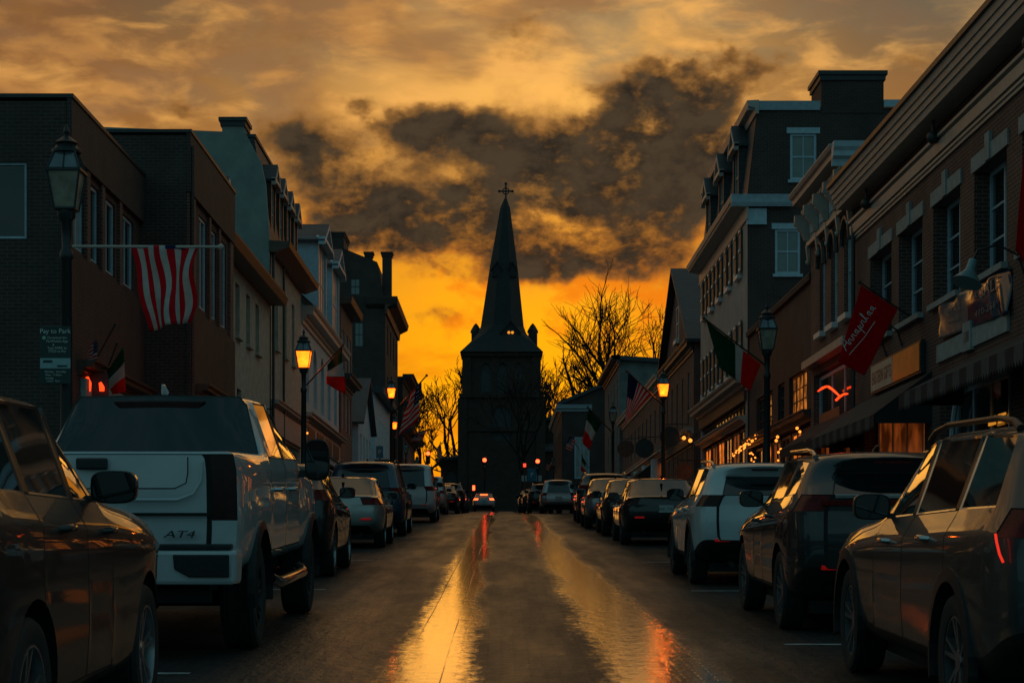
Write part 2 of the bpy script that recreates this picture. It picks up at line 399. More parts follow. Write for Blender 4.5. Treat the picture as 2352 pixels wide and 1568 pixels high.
def shopfront(par, X, Y0, Y1, z0, z1, glass, m=None, bays=3, fascia=None, fz=.55, rec=-.12, door=None):
    """glazed shop bays between piers, with a fascia board above"""
    m = m or TRIMD; fr = street(X); w = (Y1 - Y0) / bays
    for i in range(bays):
        a, b = Y0 + i * w + .14, Y0 + (i + 1) * w - .14
        g = glass[i % len(glass)] if isinstance(glass, (list, tuple)) else glass
        window(par, fr, a, b, z0, z1, rec, cols=2, rows=1, fw=.09, bw=.06, frame=m, glass=g, name='shop_window')
    if fascia is not None: slab(par, fr, Y0 - .05, Y1 + .05, z1 + .06, z1 + .06 + fz, -.01, .09, fascia, 'fascia')
def awning(par, X, Y0, Y1, zw, zf, out, mats, stripes=0, valance=.25, name='awning'):
    fr = street(X); mb = MB(); n = max(1, stripes)
    for i in range(n):
        a, b = Y0 + (Y1 - Y0) * i / n, Y0 + (Y1 - Y0) * (i + 1) / n; mi = i % 2 if stripes else 0
        mb.hexa([fr.p(a, zw - .03, .0), fr.p(b, zw - .03, .0), fr.p(b, zf - .03, out), fr.p(a, zf - .03, out)], [fr.p(a, zw, .0), fr.p(b, zw, .0), fr.p(b, zf, out), fr.p(a, zf, out)], mi)
        k = 3
        for j in range(k):
            p, q = a + (b - a) * j / k, a + (b - a) * (j + 1) / k; r = (p + q) / 2
            mb.prism(fr, [(p, zf - valance * .7), (r, zf - valance), (q, zf - valance * .7), (q, zf - .032), (p, zf - .032)], out - .02, out, mi)
    for u in (Y0, Y1): mb.poly([fr.p(u, zw - .02, .0), fr.p(u, zf - .02, out), fr.p(u, zf - valance * .6, out), fr.p(u, zf - valance * .6, .0)], 0)
    return mb.build(name, mats, par)
def gable_dormer(par, X, yc, w, z0, zt, depth, wall, roof, trim, glass=None, ped=.7, ov=.16, cols=2, nm='dormer'):
    """dormer with a pedimented front, a window and a little pitched roof running back into the main roof"""
    fr = street(X); a, b = yc - w / 2, yc + w / 2; ze = zt - ped
    mb = MB(); mb.facade(fr, a, b, z0, ze, [(a + .22, b - .22, z0 + .18, ze - .12)], .1)
    for u in (a, b): mb.poly([fr.p(u, z0), fr.p(u, ze), fr.p(u, ze, -depth), fr.p(u, z0, -depth)])
    mb.prism(fr, [(a, ze), (b, ze), (yc, zt - .05)], -.1, 0)
    d = mb.build(nm, wall, par)
    r = MB()
    for s in (-1, 1):
        e = yc + s * (w / 2 + ov); zo = ze - ov * .6
        r.hexa([fr.p(yc, zt - .05, ov), fr.p(e, zo - .05, ov), fr.p(e, zo - .05, -depth), fr.p(yc, zt - .05, -depth)],
               [fr.p(yc, zt + .03, ov), fr.p(e, zo + .03, ov), fr.p(e, zo + .03, -depth), fr.p(yc, zt + .03, -depth)])
    r.build('roof', roof, d)
    t = MB()
    for s in (-1, 1):
        e = yc + s * (w / 2 + ov); zo = ze - ov * .6
        t.hexa([fr.p(yc, zt - .20, .02), fr.p(e, zo - .20, .02), fr.p(e, zo - .20, ov + .03), fr.p(yc, zt - .20, ov + .03)],
               [fr.p(yc, zt - .055, .02), fr.p(e, zo - .055, .02), fr.p(e, zo - .055, ov + .03), fr.p(yc, zt - .055, ov + .03)])
    t.fbox(fr, a - ov, b + ov, ze - .16, ze - .02, .005, ov + .02)
    t.build('pediment_trim', trim, d)
    window(d, fr, a + .22, b - .22, z0 + .18, ze - .12, -.06, cols, 2, .06, .03, trim, glass)
    return d
def chimney(par, x0, x1, y0, y1, z0, z1, m, cap=None):
    mb = MB(); mb.box(x0, x1, y0, y1, z0, z1 - .32); o = mb.build('chimney', m, par)
    c = MB(); c.box(x0 - .06, x1 + .06, y0 - .06, y1 + .06, z1 - .318, z1 - .14); c.box(x0 - .12, x1 + .12, y0 - .12, y1 + .12, z1 - .138, z1); c.build('chimney_cap', cap or m, o)
    return o
def downpipe(par, X, y, z0, z1, m=None, out=.1):
    mb = MB(); fr = street(X); mb.tube([fr.p(y, z0, out), fr.p(y, z1, out)], .05, 8); mb.build('downpipe', m or TRIMD, par)

# ---- right side, nearest: two storey brick block with a deep white cornice
R1 = house('two storey brown brick shop with a deep cream cornice, nearest building on the right', 8.5, 24, 47.9)
R1W = [(43.4, 45.9), (40.2, 42.6), (36.9, 39.2), (33.5, 35.8), (30.2, 32.5), (26.9, 29.2)]
shop1 = [(40.0, 46.6, 2.2, 4.7), (33.2, 38.6, 1.9, 4.6), (25.5, 31.8, 1.7, 4.6)]
shell(R1, 8.5, 24, 47.9, 10.0, BR1, [(a, b, 6.32, 8.27) for a, b in R1W] + shop1, 12, .42, zb=.2)
fr = street(8.5)
for a, b in R1W:
    m_ = (a + b) / 2
    window(R1, fr, a, m_ - .05, 6.32, 8.27, -.28, 1, 3, .09, .04, TRIMD if a < 26 else TRIMBL); window(R1, fr, m_ + .05, b, 6.32, 8.27, -.28, 1, 3, .09, .04, TRIMBL)
    lintel(R1, fr, a, b, 8.27, None, .28, True); sill(R1, fr, a, b, 6.32)
cornice(R1, fr, 24, 47.9, [(9.76, -.02), (9.74, .44), (9.86, .47), (9.86, .50), (9.97, .52), (9.97, .55), (10.09, .57), (10.09, .60), (10.22, .63), (10.24, -.02)], TRIMC)
cornice(R1, fr, 24, 47.88, [(8.98, -.015), (8.98, .05), (9.05, .05), (9.05, .085), (9.10, .085), (9.10, .055), (9.13, .055), (9.13, .12), (9.33, .14), (9.33, .07), (9.39, .07), (9.40, .17), (9.46, .17), (9.46, -.015)], TRIMC, 'frieze_moulding')
slab(R1, fr, 24, 47.9, 10.225, 10.33, .56, .69, TRIMD, 'gutter')
for y in (31.2, 38.2, 45.2):
    mb = MB(); mb.tube([fr.p(y, 9.75, .22), fr.p(y, 9.50, .22)], .03, 8); mb.ball(fr.p(y, 9.42, .22), .13, 12); mb.build('globe_light', TRIMD, R1, 60)
downpipe(R1, 8.5, 47.55, 2., 9.7)
slab(R1, fr, 33.3, 38.7, 5.14, 5.48, -.02, .05, STONE, 'stone_lintel')
ks = slab(R1, fr, 35.75, 36.35, 5.10, 5.62, .0, .09, STONE, 'keystone')
text('188', 'house_number', .30, TRIMD, ks, fr.p(36.05, 5.34, .091), (0, -1, 0), (0, 0, 1), .003)
for (a, b, c, e) in shop1:
    window(R1, fr, a, b, c, e, -.3, 4, 1, .1, .06, TRIMBL if a > 33 else TRIMD, LITD if a > 39 else GLASS, 'shop_window')
for y0, y1 in ((33.4, 34.3), (37.6, 38.5)):       # curved brackets of the entrance
    mb = MB(); s = 1 if y0 < 35 else -1; yy = y0 if s > 0 else y1
    mb.tube([fr.p(yy, 3.4, -.2)] + [fr.p(yy + s * .95 * (1 - cos(t)), 3.4 + 1.15 * sin(t), -.2) for t in (.4, .8, 1.2, 1.5)], .05, 6); mb.build('door_bracket', TRIMBL, R1)
mb = MB()
for y in (34.6, 35.3): mb.fbox(fr, y, y + .5, 3.72, 3.78, -.27, -.25); mb.fbox(fr, y, y + .5, 3.84, 3.88, -.27, -.25)
mb.build('interior_light', emit('interior_light', (1., .36, .03), .6), R1)
awning(R1, 8.5, 39.3, 47.6, 5.05, 4.2, 1.15, [AWND, AWNL], 17, .3)
awning(R1, 8.5, 24.5, 36.6, 4.95, 4.35, 1.2, [AWND, AWNL], 25, .32)
# ---- R2: narrow brick front with the bracketed white cornice
R2 = house('narrow red brick shop with an ornate bracketed white cornice and three tall arched windows', 8.5, 47.9, 54.7)
R2W = [(52.3, 53.2), (50.4, 51.35), (48.4, 49.4)]
shell(R2, 8.5, 47.902, 54.7, 10.6, BR2, [(a, b, 7.36, 9.62) for a, b in R2W] + [(48.3, 54.2, 2.7, 6.35)], 12, .22, zb=1.2)
for a, b in R2W:
    window(R2, fr, a, b, 7.36, 9.62, -.1, 1, 2, .08, .04, TRIMBL, CURT); sill(R2, fr, a, b, 7.36, TRIM, .16, .14)
    mb = MB(); mb.arch_fill(fr, a, b, 9.15, 9.62, -.21, -.002); mb.build('arch_head', BR2, R2)
    mb = MB(); pts = [fr.p(a - .1 + (b - a + .2) * (1 - cos(t)) / 2, 9.12 + .62 * sin(t), .05) for t in [pi * i / 10 for i in range(11)]]; mb.tube(pts, .07, 6); mb.build('hood_mould', TRIMD, R2)
cornice(R2, fr, 47.86, 54.75, classic(11.34, .55, .62), TRIMC)
cornice(R2, facing(47.86), 7.93, 12, [(10.79, 0), (10.79, .08), (10.95, .10), (11.0, .26), (11.12, .28), (11.2, .36), (11.33, .4), (11.33, 0)], TRIMBL, 'cornice_return')  # same moulding, cool sky light on this face put into its colour
slab(R2, fr, 47.9, 54.7, 10.05, 10.78, -.0, .07, TRIMC, 'frieze'); slab(R2, fr, 47.9, 54.7, 9.92, 10.04, -.0, .14, TRIMC, 'frieze_moulding')
for i in range(5):
    y = 48.1 + i * 1.6
    mb = MB(); g_ = facing(y)
    mb.prism(g_, [(8.42, 10.05), (8.30, 10.10), (8.22, 10.30), (8.10, 10.42), (8.03, 10.62), (8.03, 10.78), (8.42, 10.78)], 0, -.18)
    mb.lathe([(.085, 0), (.085, .20)], (8.10, y - .01, 10.56), 12, 'y'); mb.prism(g_, [(8.44, 9.55), (8.38, 9.58), (8.34, 9.9), (8.36, 10.05), (8.44, 10.05)], -.02, -.16); mb.ball((8.40, y + .09, 9.50), .075, 8); mb.build('cornice_bracket', TRIMC, R2)
    if i < 4:
        mb = MB(); mb.fbox(fr, y + .32, y + 1.42, 10.22, 10.62, .071, .10); mb.build('frieze_panel', TRIMBL, R2)
mb = MB()
for i in range(24): mb.fbox(fr, 47.95 + i * .28, 48.08 + i * .28, 10.80, 10.90, .15, .30)
mb.build('dentils', TRIMC, R2)
slab(R2, fr, 48.0, 54.6, 6.55, 6.75, -.01, .28, TRIMC, 'shop_cornice')
window(R2, fr, 48.3, 54.2, 4.85, 6.3, -.15, 3, 1, .1, .06, TRIMBL, GLASS, 'transom_window')
shopfront(R2, 8.5, 48.4, 54.1, 2.9, 4.6, [LITD, GLASS, LITD], TRIMD, 3)
awning(R2, 8.5, 48.2, 54.4, 5.0, 4.35, .9, [AWND], 0, .25)
# ---- R2b: low brick link
R2B = house('low plain brown brick shop between the bracketed cornice and the tall white house', 8.5, 54.7, 68.8)
R2BW = [(55.6, 59.2), (60.2, 61.6), (62.8, 66.8)]
shell(R2B, 8.55, 54.702, 68.8, 9.1, BR3, [(a, b, 5.55, 6.75) for a, b in R2BW] + [(55.2, 68.2, 2.9, 5.18)], 12, .2, zb=1.4)
fr2 = street(8.55)
cornice(R2B, fr2, 54.7, 68.8, [(9.05, -.02), (9.05, .1), (9.2, .12), (9.28, .06), (9.28, -.02)], BR3, 'coping')
LITV = emit('glowing_window', (1., .28, .03), .5, var=.9, nscale=2.2)
for i, (a, b) in enumerate(R2BW): window(R2B, fr2, a, b, 5.55, 6.75, -.08, 5 if b - a > 2 else 2, 3, .07, .03, TRIMD, LITV if i == 0 else GLASS)
cornice(R2B, fr2, 54.75, 68.75, classic(5.5, .3, .3), TRIMD, 'shop_cornice')
shopfront(R2B, 8.55, 55.3, 68.1, 3.0, 5.12, [LITD, LIT, GLASS, LITD, LIT, GLASS], TRIMD, 6)
# ---- R3: tall house, white painted front, brick side, mansard with dormers
R3 = house('tall white painted brick house with shuttered windows, mansard dormers and a bare brick side wall', 8.5, 68.8, 85, 'tall_house', 'house')
R3Y = [71.1, 74.2, 77.3, 80.2, 83.0]
h3 = [(y - .5, y + .5, 11.5, 13.08) for y in R3Y] + [(y - .5, y + .5, 8.15, 9.85) for y in R3Y] + [(69.4, 84.4, 3.2, 7.1)]
FS = facing(68.8)
side_h = [(9.97, 10.88, 14.5, 16.1), (9.45, 10.32, 11.25, 12.8)]
mb = MB(); mb.facade(fr, 68.802, 85, 2.2, 13.95, h3, .16); mb.build('wall', STW, R3)
mb = MB(); mb.facade(FS, 8.5, 20, 2.0, 13.9, side_h[1:], .12)
mb.facade(FS, 9.0, 20, 13.9, 17.0, side_h[:1], .12); mb.poly([(8.5, 68.8, 13.9), (9.0, 68.8, 13.9), (9.0, 68.8, 17.0), (8.86, 68.8, 17.0)])
mb.poly([(8.5, 85, 2), (20, 85, 2), (20, 85, 17), (8.86, 85, 17), (8.5, 85, 13.9)]); mb.poly([(20, 68.8, 2), (20, 85, 2), (20, 85, 17), (20, 68.8, 17)]); mb.poly([(8.86, 68.8, 17), (20, 68.8, 17), (20, 85, 17), (8.86, 85, 17)])
mb.build('side_wall', BR3, R3)
mb = MB(); mb.poly([(8.49, 68.85, 13.9), (8.49, 84.95, 13.9), (8.85, 84.95, 17.0), (8.85, 68.85, 17.0)]); mb.build('mansard_roof', SLATE, R3)
for (a, b, c, e) in side_h:
    window(R3, FS, a, b, c, e, -.02, 2, 2, .085, .035, TRIMBL, BLIND); lintel(R3, FS, a, b, e, TRIMBL, .2); sill(R3, FS, a, b, c, TRIMBL, .08, .1)
mb = MB(); mb.fbox(FS, 9.4, 10.6, 10.45, 10.85, -.05, .02); mb.build('brick_panel', BR3, R3)
for y in R3Y:
    for c, e in ((11.5, 13.08), (8.15, 9.85)):
        w = window(R3, fr, y - .5, y + .5, c, e, -.06, 2, 2, .06, .03, TRIMBL); sill(R3, fr, y - .5, y + .5, c, TRIM, .16, .14)
        for s in (-1, 1):
            u0, u1 = (y - .5 - .47, y - .52) if s < 0 else (y + .52, y + .97)
            mb = MB(); mb.fbox(fr, u0, u1, c + .02, e - .02, .03, .075)
            sh = mb.build('shutter', WOOD, R3)
            mb = MB()
            for zz in (c + .12, (c + e) / 2, e - .12): mb.fbox(fr, u0 + .03, u1 - .03, zz - .05, zz + .05, .076, .12)
            mb.build('shutter_rail', TRIM, sh)
cornice(R3, fr, 68.6, 85.2, [(13.12, -.01), (13.12, .06), (13.2, .08), (13.2, .05), (13.62, .05), (13.62, .14), (13.7, .5), (13.78, .53), (13.78, .56), (13.92, .60), (13.95, .6), (13.95, -.01)], TRIMC)
cornice(R3, facing(68.595), 7.9, 10.0, [(13.55, 0), (13.55, .04), (13.68, .10), (13.8, .12), (13.95, .16), (13.95, 0)], TRIMBL, 'cornice_return')  # white trim, bluish here for the cool light painted on it
slab(R3, facing(68.79), 8.46, 9.15, 12.95, 13.5, .0, .1, TRIMBL, 'cornice_block')
cornice(R3, street(8.86), 68.6, 85.2, [(16.75, -.01), (16.75, .1), (16.95, .14), (17.0, .34), (17.2, .4), (17.22, -.01)], TRIMC, 'roof_cornice')
cornice(R3, facing(68.79), 8.5, 11.0, [(16.9, 0), (16.9, .06), (17.05, .1), (17.2, .14), (17.2, 0)], TRIMBL, 'roof_cornice')
slab(R3, facing(68.79), 13.2, 20, 17.0, 17.25, .0, .1, TRIMBL, 'coping')
chimney(R3, 11.05, 13.2, 68.78, 71, 16.8, 18.25, BR3, TRIMD)
for y in (71.6, 76.4, 81.2): gable_dormer(R3, 8.42, y, 1.75, 14.0, 16.95, 1.4, SLATE, SLATE, TRIMC, None, .75)
cornice(R3, fr, 68.7, 85.1, classic(7.75, .5, .55), TRIMC, 'shop_cornice')
slab(R3, fr, 69.0, 84.8, 6.92, 7.38, -.01, .1, WOOD, 'fascia')
window(R3, fr, 69.6, 84.2, 6.44, 6.88, -.08, 14, 1, .07, .05, TRIMD, GLASS, 'transom_window'); cornice(R3, fr, 69.2, 84.6, classic(6.40, .28, .34), TRIMC, 'shop_cornice')
shopfront(R3, 8.5, 69.5, 84.3, 3.35, 6.05, [GLASS, LITD, GLASS, LIT, LITD, LIT], TRIMD, 6)  # lit panes: the sunset mirrored in the glass, put in as emission
# ---- R4: gable fronted brick
R4 = house('brick house with a tall street gable and a steep slate roof beyond the white house', 8.5, 88, 104, 'gabled_house', 'house')
def gabled(par, X, Y0, Y1, ze, zp, wall, roof, depth, holes=(), zb=None, ov=.35, trim=None):
    fr = street(X); s = 1 if X > 0 else -1; ym = (Y0 + Y1) / 2; zb = gz(Y0) - .6 if zb is None else zb
    mb = MB(); mb.facade(fr, Y0, Y1, zb, ze, [h for h in holes if h[3] <= ze], .15)
    hg = [h for h in holes if h[3] > ze]
    mb.poly([fr.p(Y0, ze), fr.p(Y1, ze), fr.p(ym, zp)])
    for y in (Y0, Y1): mb.poly([(X, y, zb), (X + s * depth, y, zb), (X + s * depth, y, ze), (X, y, ze)])
    mb.poly([(X + s * depth, Y0, zb), (X + s * depth, Y1, zb), (X + s * depth, Y1, ze), (X + s * depth, ym, zp), (X + s * depth, Y0, ze)])
    mb.build('wall', wall, par)
    r = MB(); sl = (zp - ze) / (ym - Y0)
    for sg, y in ((-1, Y0 - ov), (1, Y1 + ov)):
        zo = ze - ov * sl
        r.hexa([(X - s * ov, ym, zp), (X - s * ov, y, zo), (X + s * depth, y, zo), (X + s * depth, ym, zp)], [(X - s * ov, ym, zp + .18), (X - s * ov, y, zo + .14), (X + s * depth, y, zo + .14), (X + s * depth, ym, zp + .18)])
    r.build('roof', roof, par)
    for h in hg: window(par, fr, *h, d=.03, cols=1, rows=2, frame=trim or TRIM); sill(par, fr, h[0], h[1], h[2], trim or TRIM, .18, .2)
R4W = [(90 + i * 2.9, 90.9 + i * 2.9, 7.6, 9.9) for i in range(5)]
gabled(R4, 8.5, 88, 104, 11.2, 15.3, BR2, SLATE, 12, R4W + [(95.3, 96.6, 12.0, 13.6)], 3.)
for h in R4W: window(R4, fr, *h, d=-.06, cols=1, rows=2, frame=TRIMC)
cornice(R4, fr, 88, 104, classic(11.2, .6, .4), TRIMD); cornice(R4, fr, 88.1, 103.9, classic(7.3, .35, .35), TRIMC, 'shop_cornice')
shopfront(R4, 8.5, 88.6, 103.4, 4.4, 6.55, [LIT, LIT, LITD, LIT, GLASS], WOOD, 6, WOOD, .3, rec=.03)  # lit panes emit a glow in place of the reflected sunset
# infill behind R3 / R4
# ---- R4b, R5, R6
R4B = house('low red brick shop row with a long cornice beyond the gabled house', 8.5, 104, 140)
w4 = [(106 + i * 3.3, 107.2 + i * 3.3, 7.9, 9.7) for i in range(10)]
shell(R4B, 8.5, 104.5, 140, 11.1, BR2, w4, 11, .15, zb=3.5)
for h in w4: window(R4B, fr, *h, d=-.06, cols=1, rows=2, frame=TRIMC)
cornice(R4B, fr, 104.5, 140, classic(11.2, .6, .5), TRIMC); cornice(R4B, fr, 104.6, 139.9, classic(7.3, .4, .4), TRIMC, 'shop_cornice')
for i in range(5): mb = MB(); y = 106 + i * 7; mb.lathe([(.28, 0), (.25, 2.6)], (8.2, y, 4.2), 10); mb.build('column', TRIM, R4B)
shopfront(R4B, 8.48, 105, 139.5, 4.7, 6.7, [LITD, GLASS, LIT, GLASS, LITD], TRIMD, 9, rec=.05)  # lit panes added to carry the orange glow along the cornices
awning(R4B, 8.5, 109, 114, 6.9, 6.1, 1.1, [AWND], 0, .3); awning(R4B, 8.5, 130, 136, 7.2, 6.4, 1.1, [AWNB], 0, .3)
awning(R4B, 8.5, 118, 126, 7.0, 6.1, 1.2, [STG], 0, .3)
R5 = house('pale grey stucco sided house rising behind the low brick row on the right', 8.3, 140, 160, 'stucco_house', 'house')
w5 = [(142 + i * 4, 143.2 + i * 4, z, z + 2) for i in range(4) for z in (9.0, 12.4)]
shell(R5, 8.3, 140.1, 160, 15.5, mat('stucco_weathered_grey', (.15, .165, .155), .85, var=.25, nscale=1.5), w5, 14, .15, zb=4.5)
for h in w5: window(R5, street(8.3), *h, d=-.06, cols=1, rows=2, frame=TRIM)
cornice(R5, street(8.3), 139.7, 160, classic(15.9, .7, .6), TRIMD)
mb = MB(); mb.hexa([(7.7, 139.7, 15.6), (22.5, 139.7, 14.6), (22.5, 160, 14.6), (7.7, 160, 15.6)], [(7.7, 139.7, 15.9), (22.5, 139.7, 14.9), (22.5, 160, 14.9), (7.7, 160, 15.9)]); mb.build('roof', SLATE, R5)
R6 = house('dark brick house with a white trimmed gable facing down the hill near the church', 7.4, 172, 205, 'brick_house', 'house')
mb = MB(); y0, y1 = 172., 200.; x0, x1 = 5.2, 13.
zt = 15.0; F6 = facing(y0)
mb.facade(F6, x0, x1, 5, zt, [(6.3, 7.6, 8.6, 12.2)], .15); mb.facade(street(x0), y0, y1, 5, zt, [(y0 + 2 + i * 3, y0 + 3.3 + i * 3, 10, 13) for i in range(8)], .15)
mb.poly([(x0, y0, zt), (x1, y0, zt), ((x0 + x1) / 2 + 2.2, y0, zt + 2.6)]); mb.poly([(x0, y1, 5), (x1, y1, 5), (x1, y1, zt), (x0, y1, zt)]); mb.poly([(x1, y0, 5), (x1, y1, 5), (x1, y1, zt), (x1, y0, zt)])
mb.build('wall', BR3, R6)
window(R6, F6, 6.3, 7.6, 8.6, 12.2, -.05, 3, 4, .14, .05, TRIMBL, CURT)
for i in range(8): window(R6, street(x0), y0 + 2 + i * 3, y0 + 3.3 + i * 3, 10, 13, -.05, 2, 2, .14, .05, TRIM, GLASS)
mb = MB(); xm = (x0 + x1) / 2 + 2.2
for xe in (x0 - .4, x1 + .4):
    mb.hexa([(xm, y0 - .4, zt + 2.6), (xe, y0 - .4, zt - .15), (xe, y1, zt - .15), (xm, y1, zt + 2.6)], [(xm, y0 - .4, zt + 2.9), (xe, y0 - .4, zt + .15), (xe, y1, zt + .15), (xm, y1, zt + 2.9)])
mb.build('roof', SLATE, R6)
cornice(R6, facing(y0 - .01), x0 - .5, x0 + 2.6, classic(zt - .05, .55, .5), TRIMBL, 'cornice_return'); cornice(R6, street(x0), y0, y1, classic(zt - .05, .6, .5), TRIMC)  # white return, cool sky light painted into the camera-facing piece
chimney(R6, 10.2, 12.6, 174, 176, 14, 18.4, BR3)

# ---- left side
L1 = house('dark brown brick corner block with a projecting parapet band, nearest building on the left', -8.5, 39.4, 47.4)
fl = street(-8.60); fo = street(-8.5)
L1W = [(40.0, 41.0), (41.35, 42.5), (42.95, 44.3), (45.05, 46.5)]
mb = MB(); fs = facing(39.4)
mb.facade(fs, -20, -8.61, .8, 10.4, [(-10.9, -9.4, 7.68, 9.19), (-10.6, -9.5, 3.6, 4.4), (-10.6, -9.4, 1.6, 3.4)], .12)
mb.facade(fl, 39.4, 47.39, .8, 10.4, [(a, b, 7.6, 9.2) for a, b in L1W], .15)
mb.poly([(-20, 39.4, 10.4), (-8.61, 39.4, 10.4), (-8.61, 47.39, 10.4), (-20, 47.39, 10.4)]); mb.poly([(-20, 39.4, .8), (-20, 47.39, .8), (-20, 47.39, 10.4), (-20, 39.4, 10.4)]); mb.poly([(-20, 47.39, .8), (-8.61, 47.39, .8), (-8.61, 47.39, 10.4), (-20, 47.39, 10.4)])
mb.build('wall', BR3, L1)
slab(L1, fo, 39.38, 47.38, 9.35, 10.46, -.10, .0, BR3, 'parapet_band'); slab(L1, fo, 39.38, 47.38, .8, 7.45, -.10, .0, BR3, 'lower_wall')
mb = MB(); mb.box(-20, -8.47, 39.36, 47.37, 10.462, 10.54); mb.build('coping', TRIMD, L1)
for i, (a, b) in enumerate(L1W):
    window(L1, fl, a, b, 7.6, 9.2, -.05, 2, 1, .07, .05, TRIMBL, CURT if i == 0 else GLASS)
    if i < 3: slab(L1, fo, (b + L1W[i + 1][0]) / 2 - .16, (b + L1W[i + 1][0]) / 2 + .16, 7.45, 9.35, -.099, -.03, BR2, 'brick_pier')
window(L1, fs, -10.9, -9.4, 7.68, 9.19, -.05, 1, 1, .05, .04, TRIMBL); window(L1, fs, -10.6, -9.5, 3.6, 4.4, -.05, 1, 1, .09, .04, WOOD); window(L1, fs, -10.6, -9.4, 1.6, 3.4, -.05, 1, 1, .09, .04, WOOD, GLASS)
cornice(L1, fo, 40, 47.2, classic(5.35, .3, .35), WOOD, 'shop_cornice'); slab(L1, fo, 40.2, 47.1, 4.35, 5.0, .0, .1, STONE, 'fascia'); cornice(L1, fo, 40, 47.2, classic(4.3, .22, .28), WOOD, 'shop_cornice')
slab(L1, fo, 40.2, 47.1, 2.6, 4.05, .0, .06, RED, 'shop_panel'); cornice(L1, fo, 39.9, 43, classic(2.6, .2, .3), WOOD, 'shop_cornice')
L2 = house('taller dark brown brick block with a metal roof rail, standing forward of the corner block', -7.4, 47.4, 55.3)
f2 = street(-7.5); f2o = street(-7.4)
L2W = [(49.3, 50.6), (51.1, 52.3), (52.9, 54.2)]
mb = MB(); g2 = facing(47.402)
mb.facade(g2, -18, -7.51, 1, 11.45, (), .1); mb.facade(f2, 47.402, 55.3, 1, 11.45, [(a, b, 7.6, 9.9) for a, b in L2W], .12)
for y in (55.3,): mb.poly([(-18, y, 1), (-7.51, y, 1), (-7.51, y, 11.45), (-18, y, 11.45)])
mb.poly([(-18, 47.402, 11.45), (-7.51, 47.402, 11.45), (-7.51, 55.3, 11.45), (-18, 55.3, 11.45)]); mb.poly([(-18, 47.4, 1), (-18, 55.3, 1), (-18, 55.3, 11.45), (-18, 47.4, 11.45)])
mb.build('wall', BR3, L2)
slab(L2, f2o, 47.38, 55.3, 10.1, 11.5, -.10, .0, BR3, 'parapet_band'); slab(L2, f2o, 47.38, 55.3, 1, 7.4, -.10, .0, BR3, 'lower_wall')
mb = MB(); mb.box(-18, -7.37, 47.36, 55.32, 11.502, 11.58); mb.build('coping', TRIMD, L2)
slab(L2, f2o, 47.4, 48.4, 7.42, 10.08, -.099, -.03, BR2, 'brick_pier')
for i, (a, b) in enumerate(L2W):
    window(L2, f2, a, b, 7.6, 9.9, -.04, 2, 1, .07, .05, TRIMBL)
    if i < 2: slab(L2, f2o, (b + L2W[i + 1][0]) / 2 - .15, (b + L2W[i + 1][0]) / 2 + .15, 7.42, 10.08, -.099, -.03, BR2, 'brick_pier')
slab(L2, f2o, 54.6, 55.2, 7.42, 10.08, -.099, -.03, BR2, 'brick_pier')
mb = MB(); mb.tube([(-9.85, 48.3, 11.56), (-9.85, 48.3, 11.74), (-7.75, 48.3, 11.74), (-7.6, 48.3, 11.7), (-7.6, 48.3, 11.58)], .035, 8)
for x in (-9.45, -8.6, -7.95): mb.tube([(x, 48.3, 11.57), (x, 48.3, 11.74)], .03, 6)
mb.build('roof_rail', TRIMD, L2)
cornice(L2, f2o, 48.2, 55, classic(5.6, .3, .35), WOOD, 'shop_cornice')
downpipe(L2, -7.4, 47.5, 2, 11.2, BR3, .02)
# L3 cream
L3 = house('cream stucco house with narrow dark windows under a low dark eave', -8.5, 55.3, 73, 'cream_house', 'house')
f3 = street(-8.5)
L3W = [(y - .52, y + .52, 8.57, 10.25) for y in (58.6, 61.4, 64.1, 66.8, 69.3)]
shell(L3, -8.5, 55.302, 73, 10.9, STC, L3W + [(56, 72.4, 2.6, 5.6)] + [(y - .55, y + .55, 5.9, 6.9) for y in (64.5, 69.5)], 10, .2, zb=1.6)
for h in L3W: window(L3, f3, *h, d=-.13, cols=1, rows=2, fw=.06, frame=TRIMD); sill(L3, f3, h[0], h[1], h[2], STC, .14, .12)
for y in (64.5, 69.5): window(L3, f3, y - .55, y + .55, 5.9, 6.9, -.13, 1, 1, .06, .03, TRIMD)
cornice(L3, f3, 55.32, 73, [(10.7, -.02), (10.68, .6), (10.95, .68), (11.05, .6), (11.05, -.02)], WOOD, 'eave')
mb = MB(); mb.hexa([(-7.9, 55.32, 11.0), (-12.9, 55.32, 13.6), (-12.9, 73, 13.6), (-7.9, 73, 11.0)], [(-7.9, 55.32, 11.12), (-12.9, 55.32, 13.75), (-12.9, 73, 13.75), (-7.9, 73, 11.12)]); mb.build('roof', SLATE, L3)
gable_dormer(L3, -8.45, 60.6, 1.3, 11.2, 13.0, 2.5, TRIM, SLATE, TRIM, None, .55)
awning(L3, -8.5, 56.5, 66, 6.5, 5.0, 1.5, [AWNB], 0, .25)
shopfront(L3, -8.5, 56.2, 72.2, 2.9, 5.2, [GLASS, LITD, GLASS], TRIMD, 4)
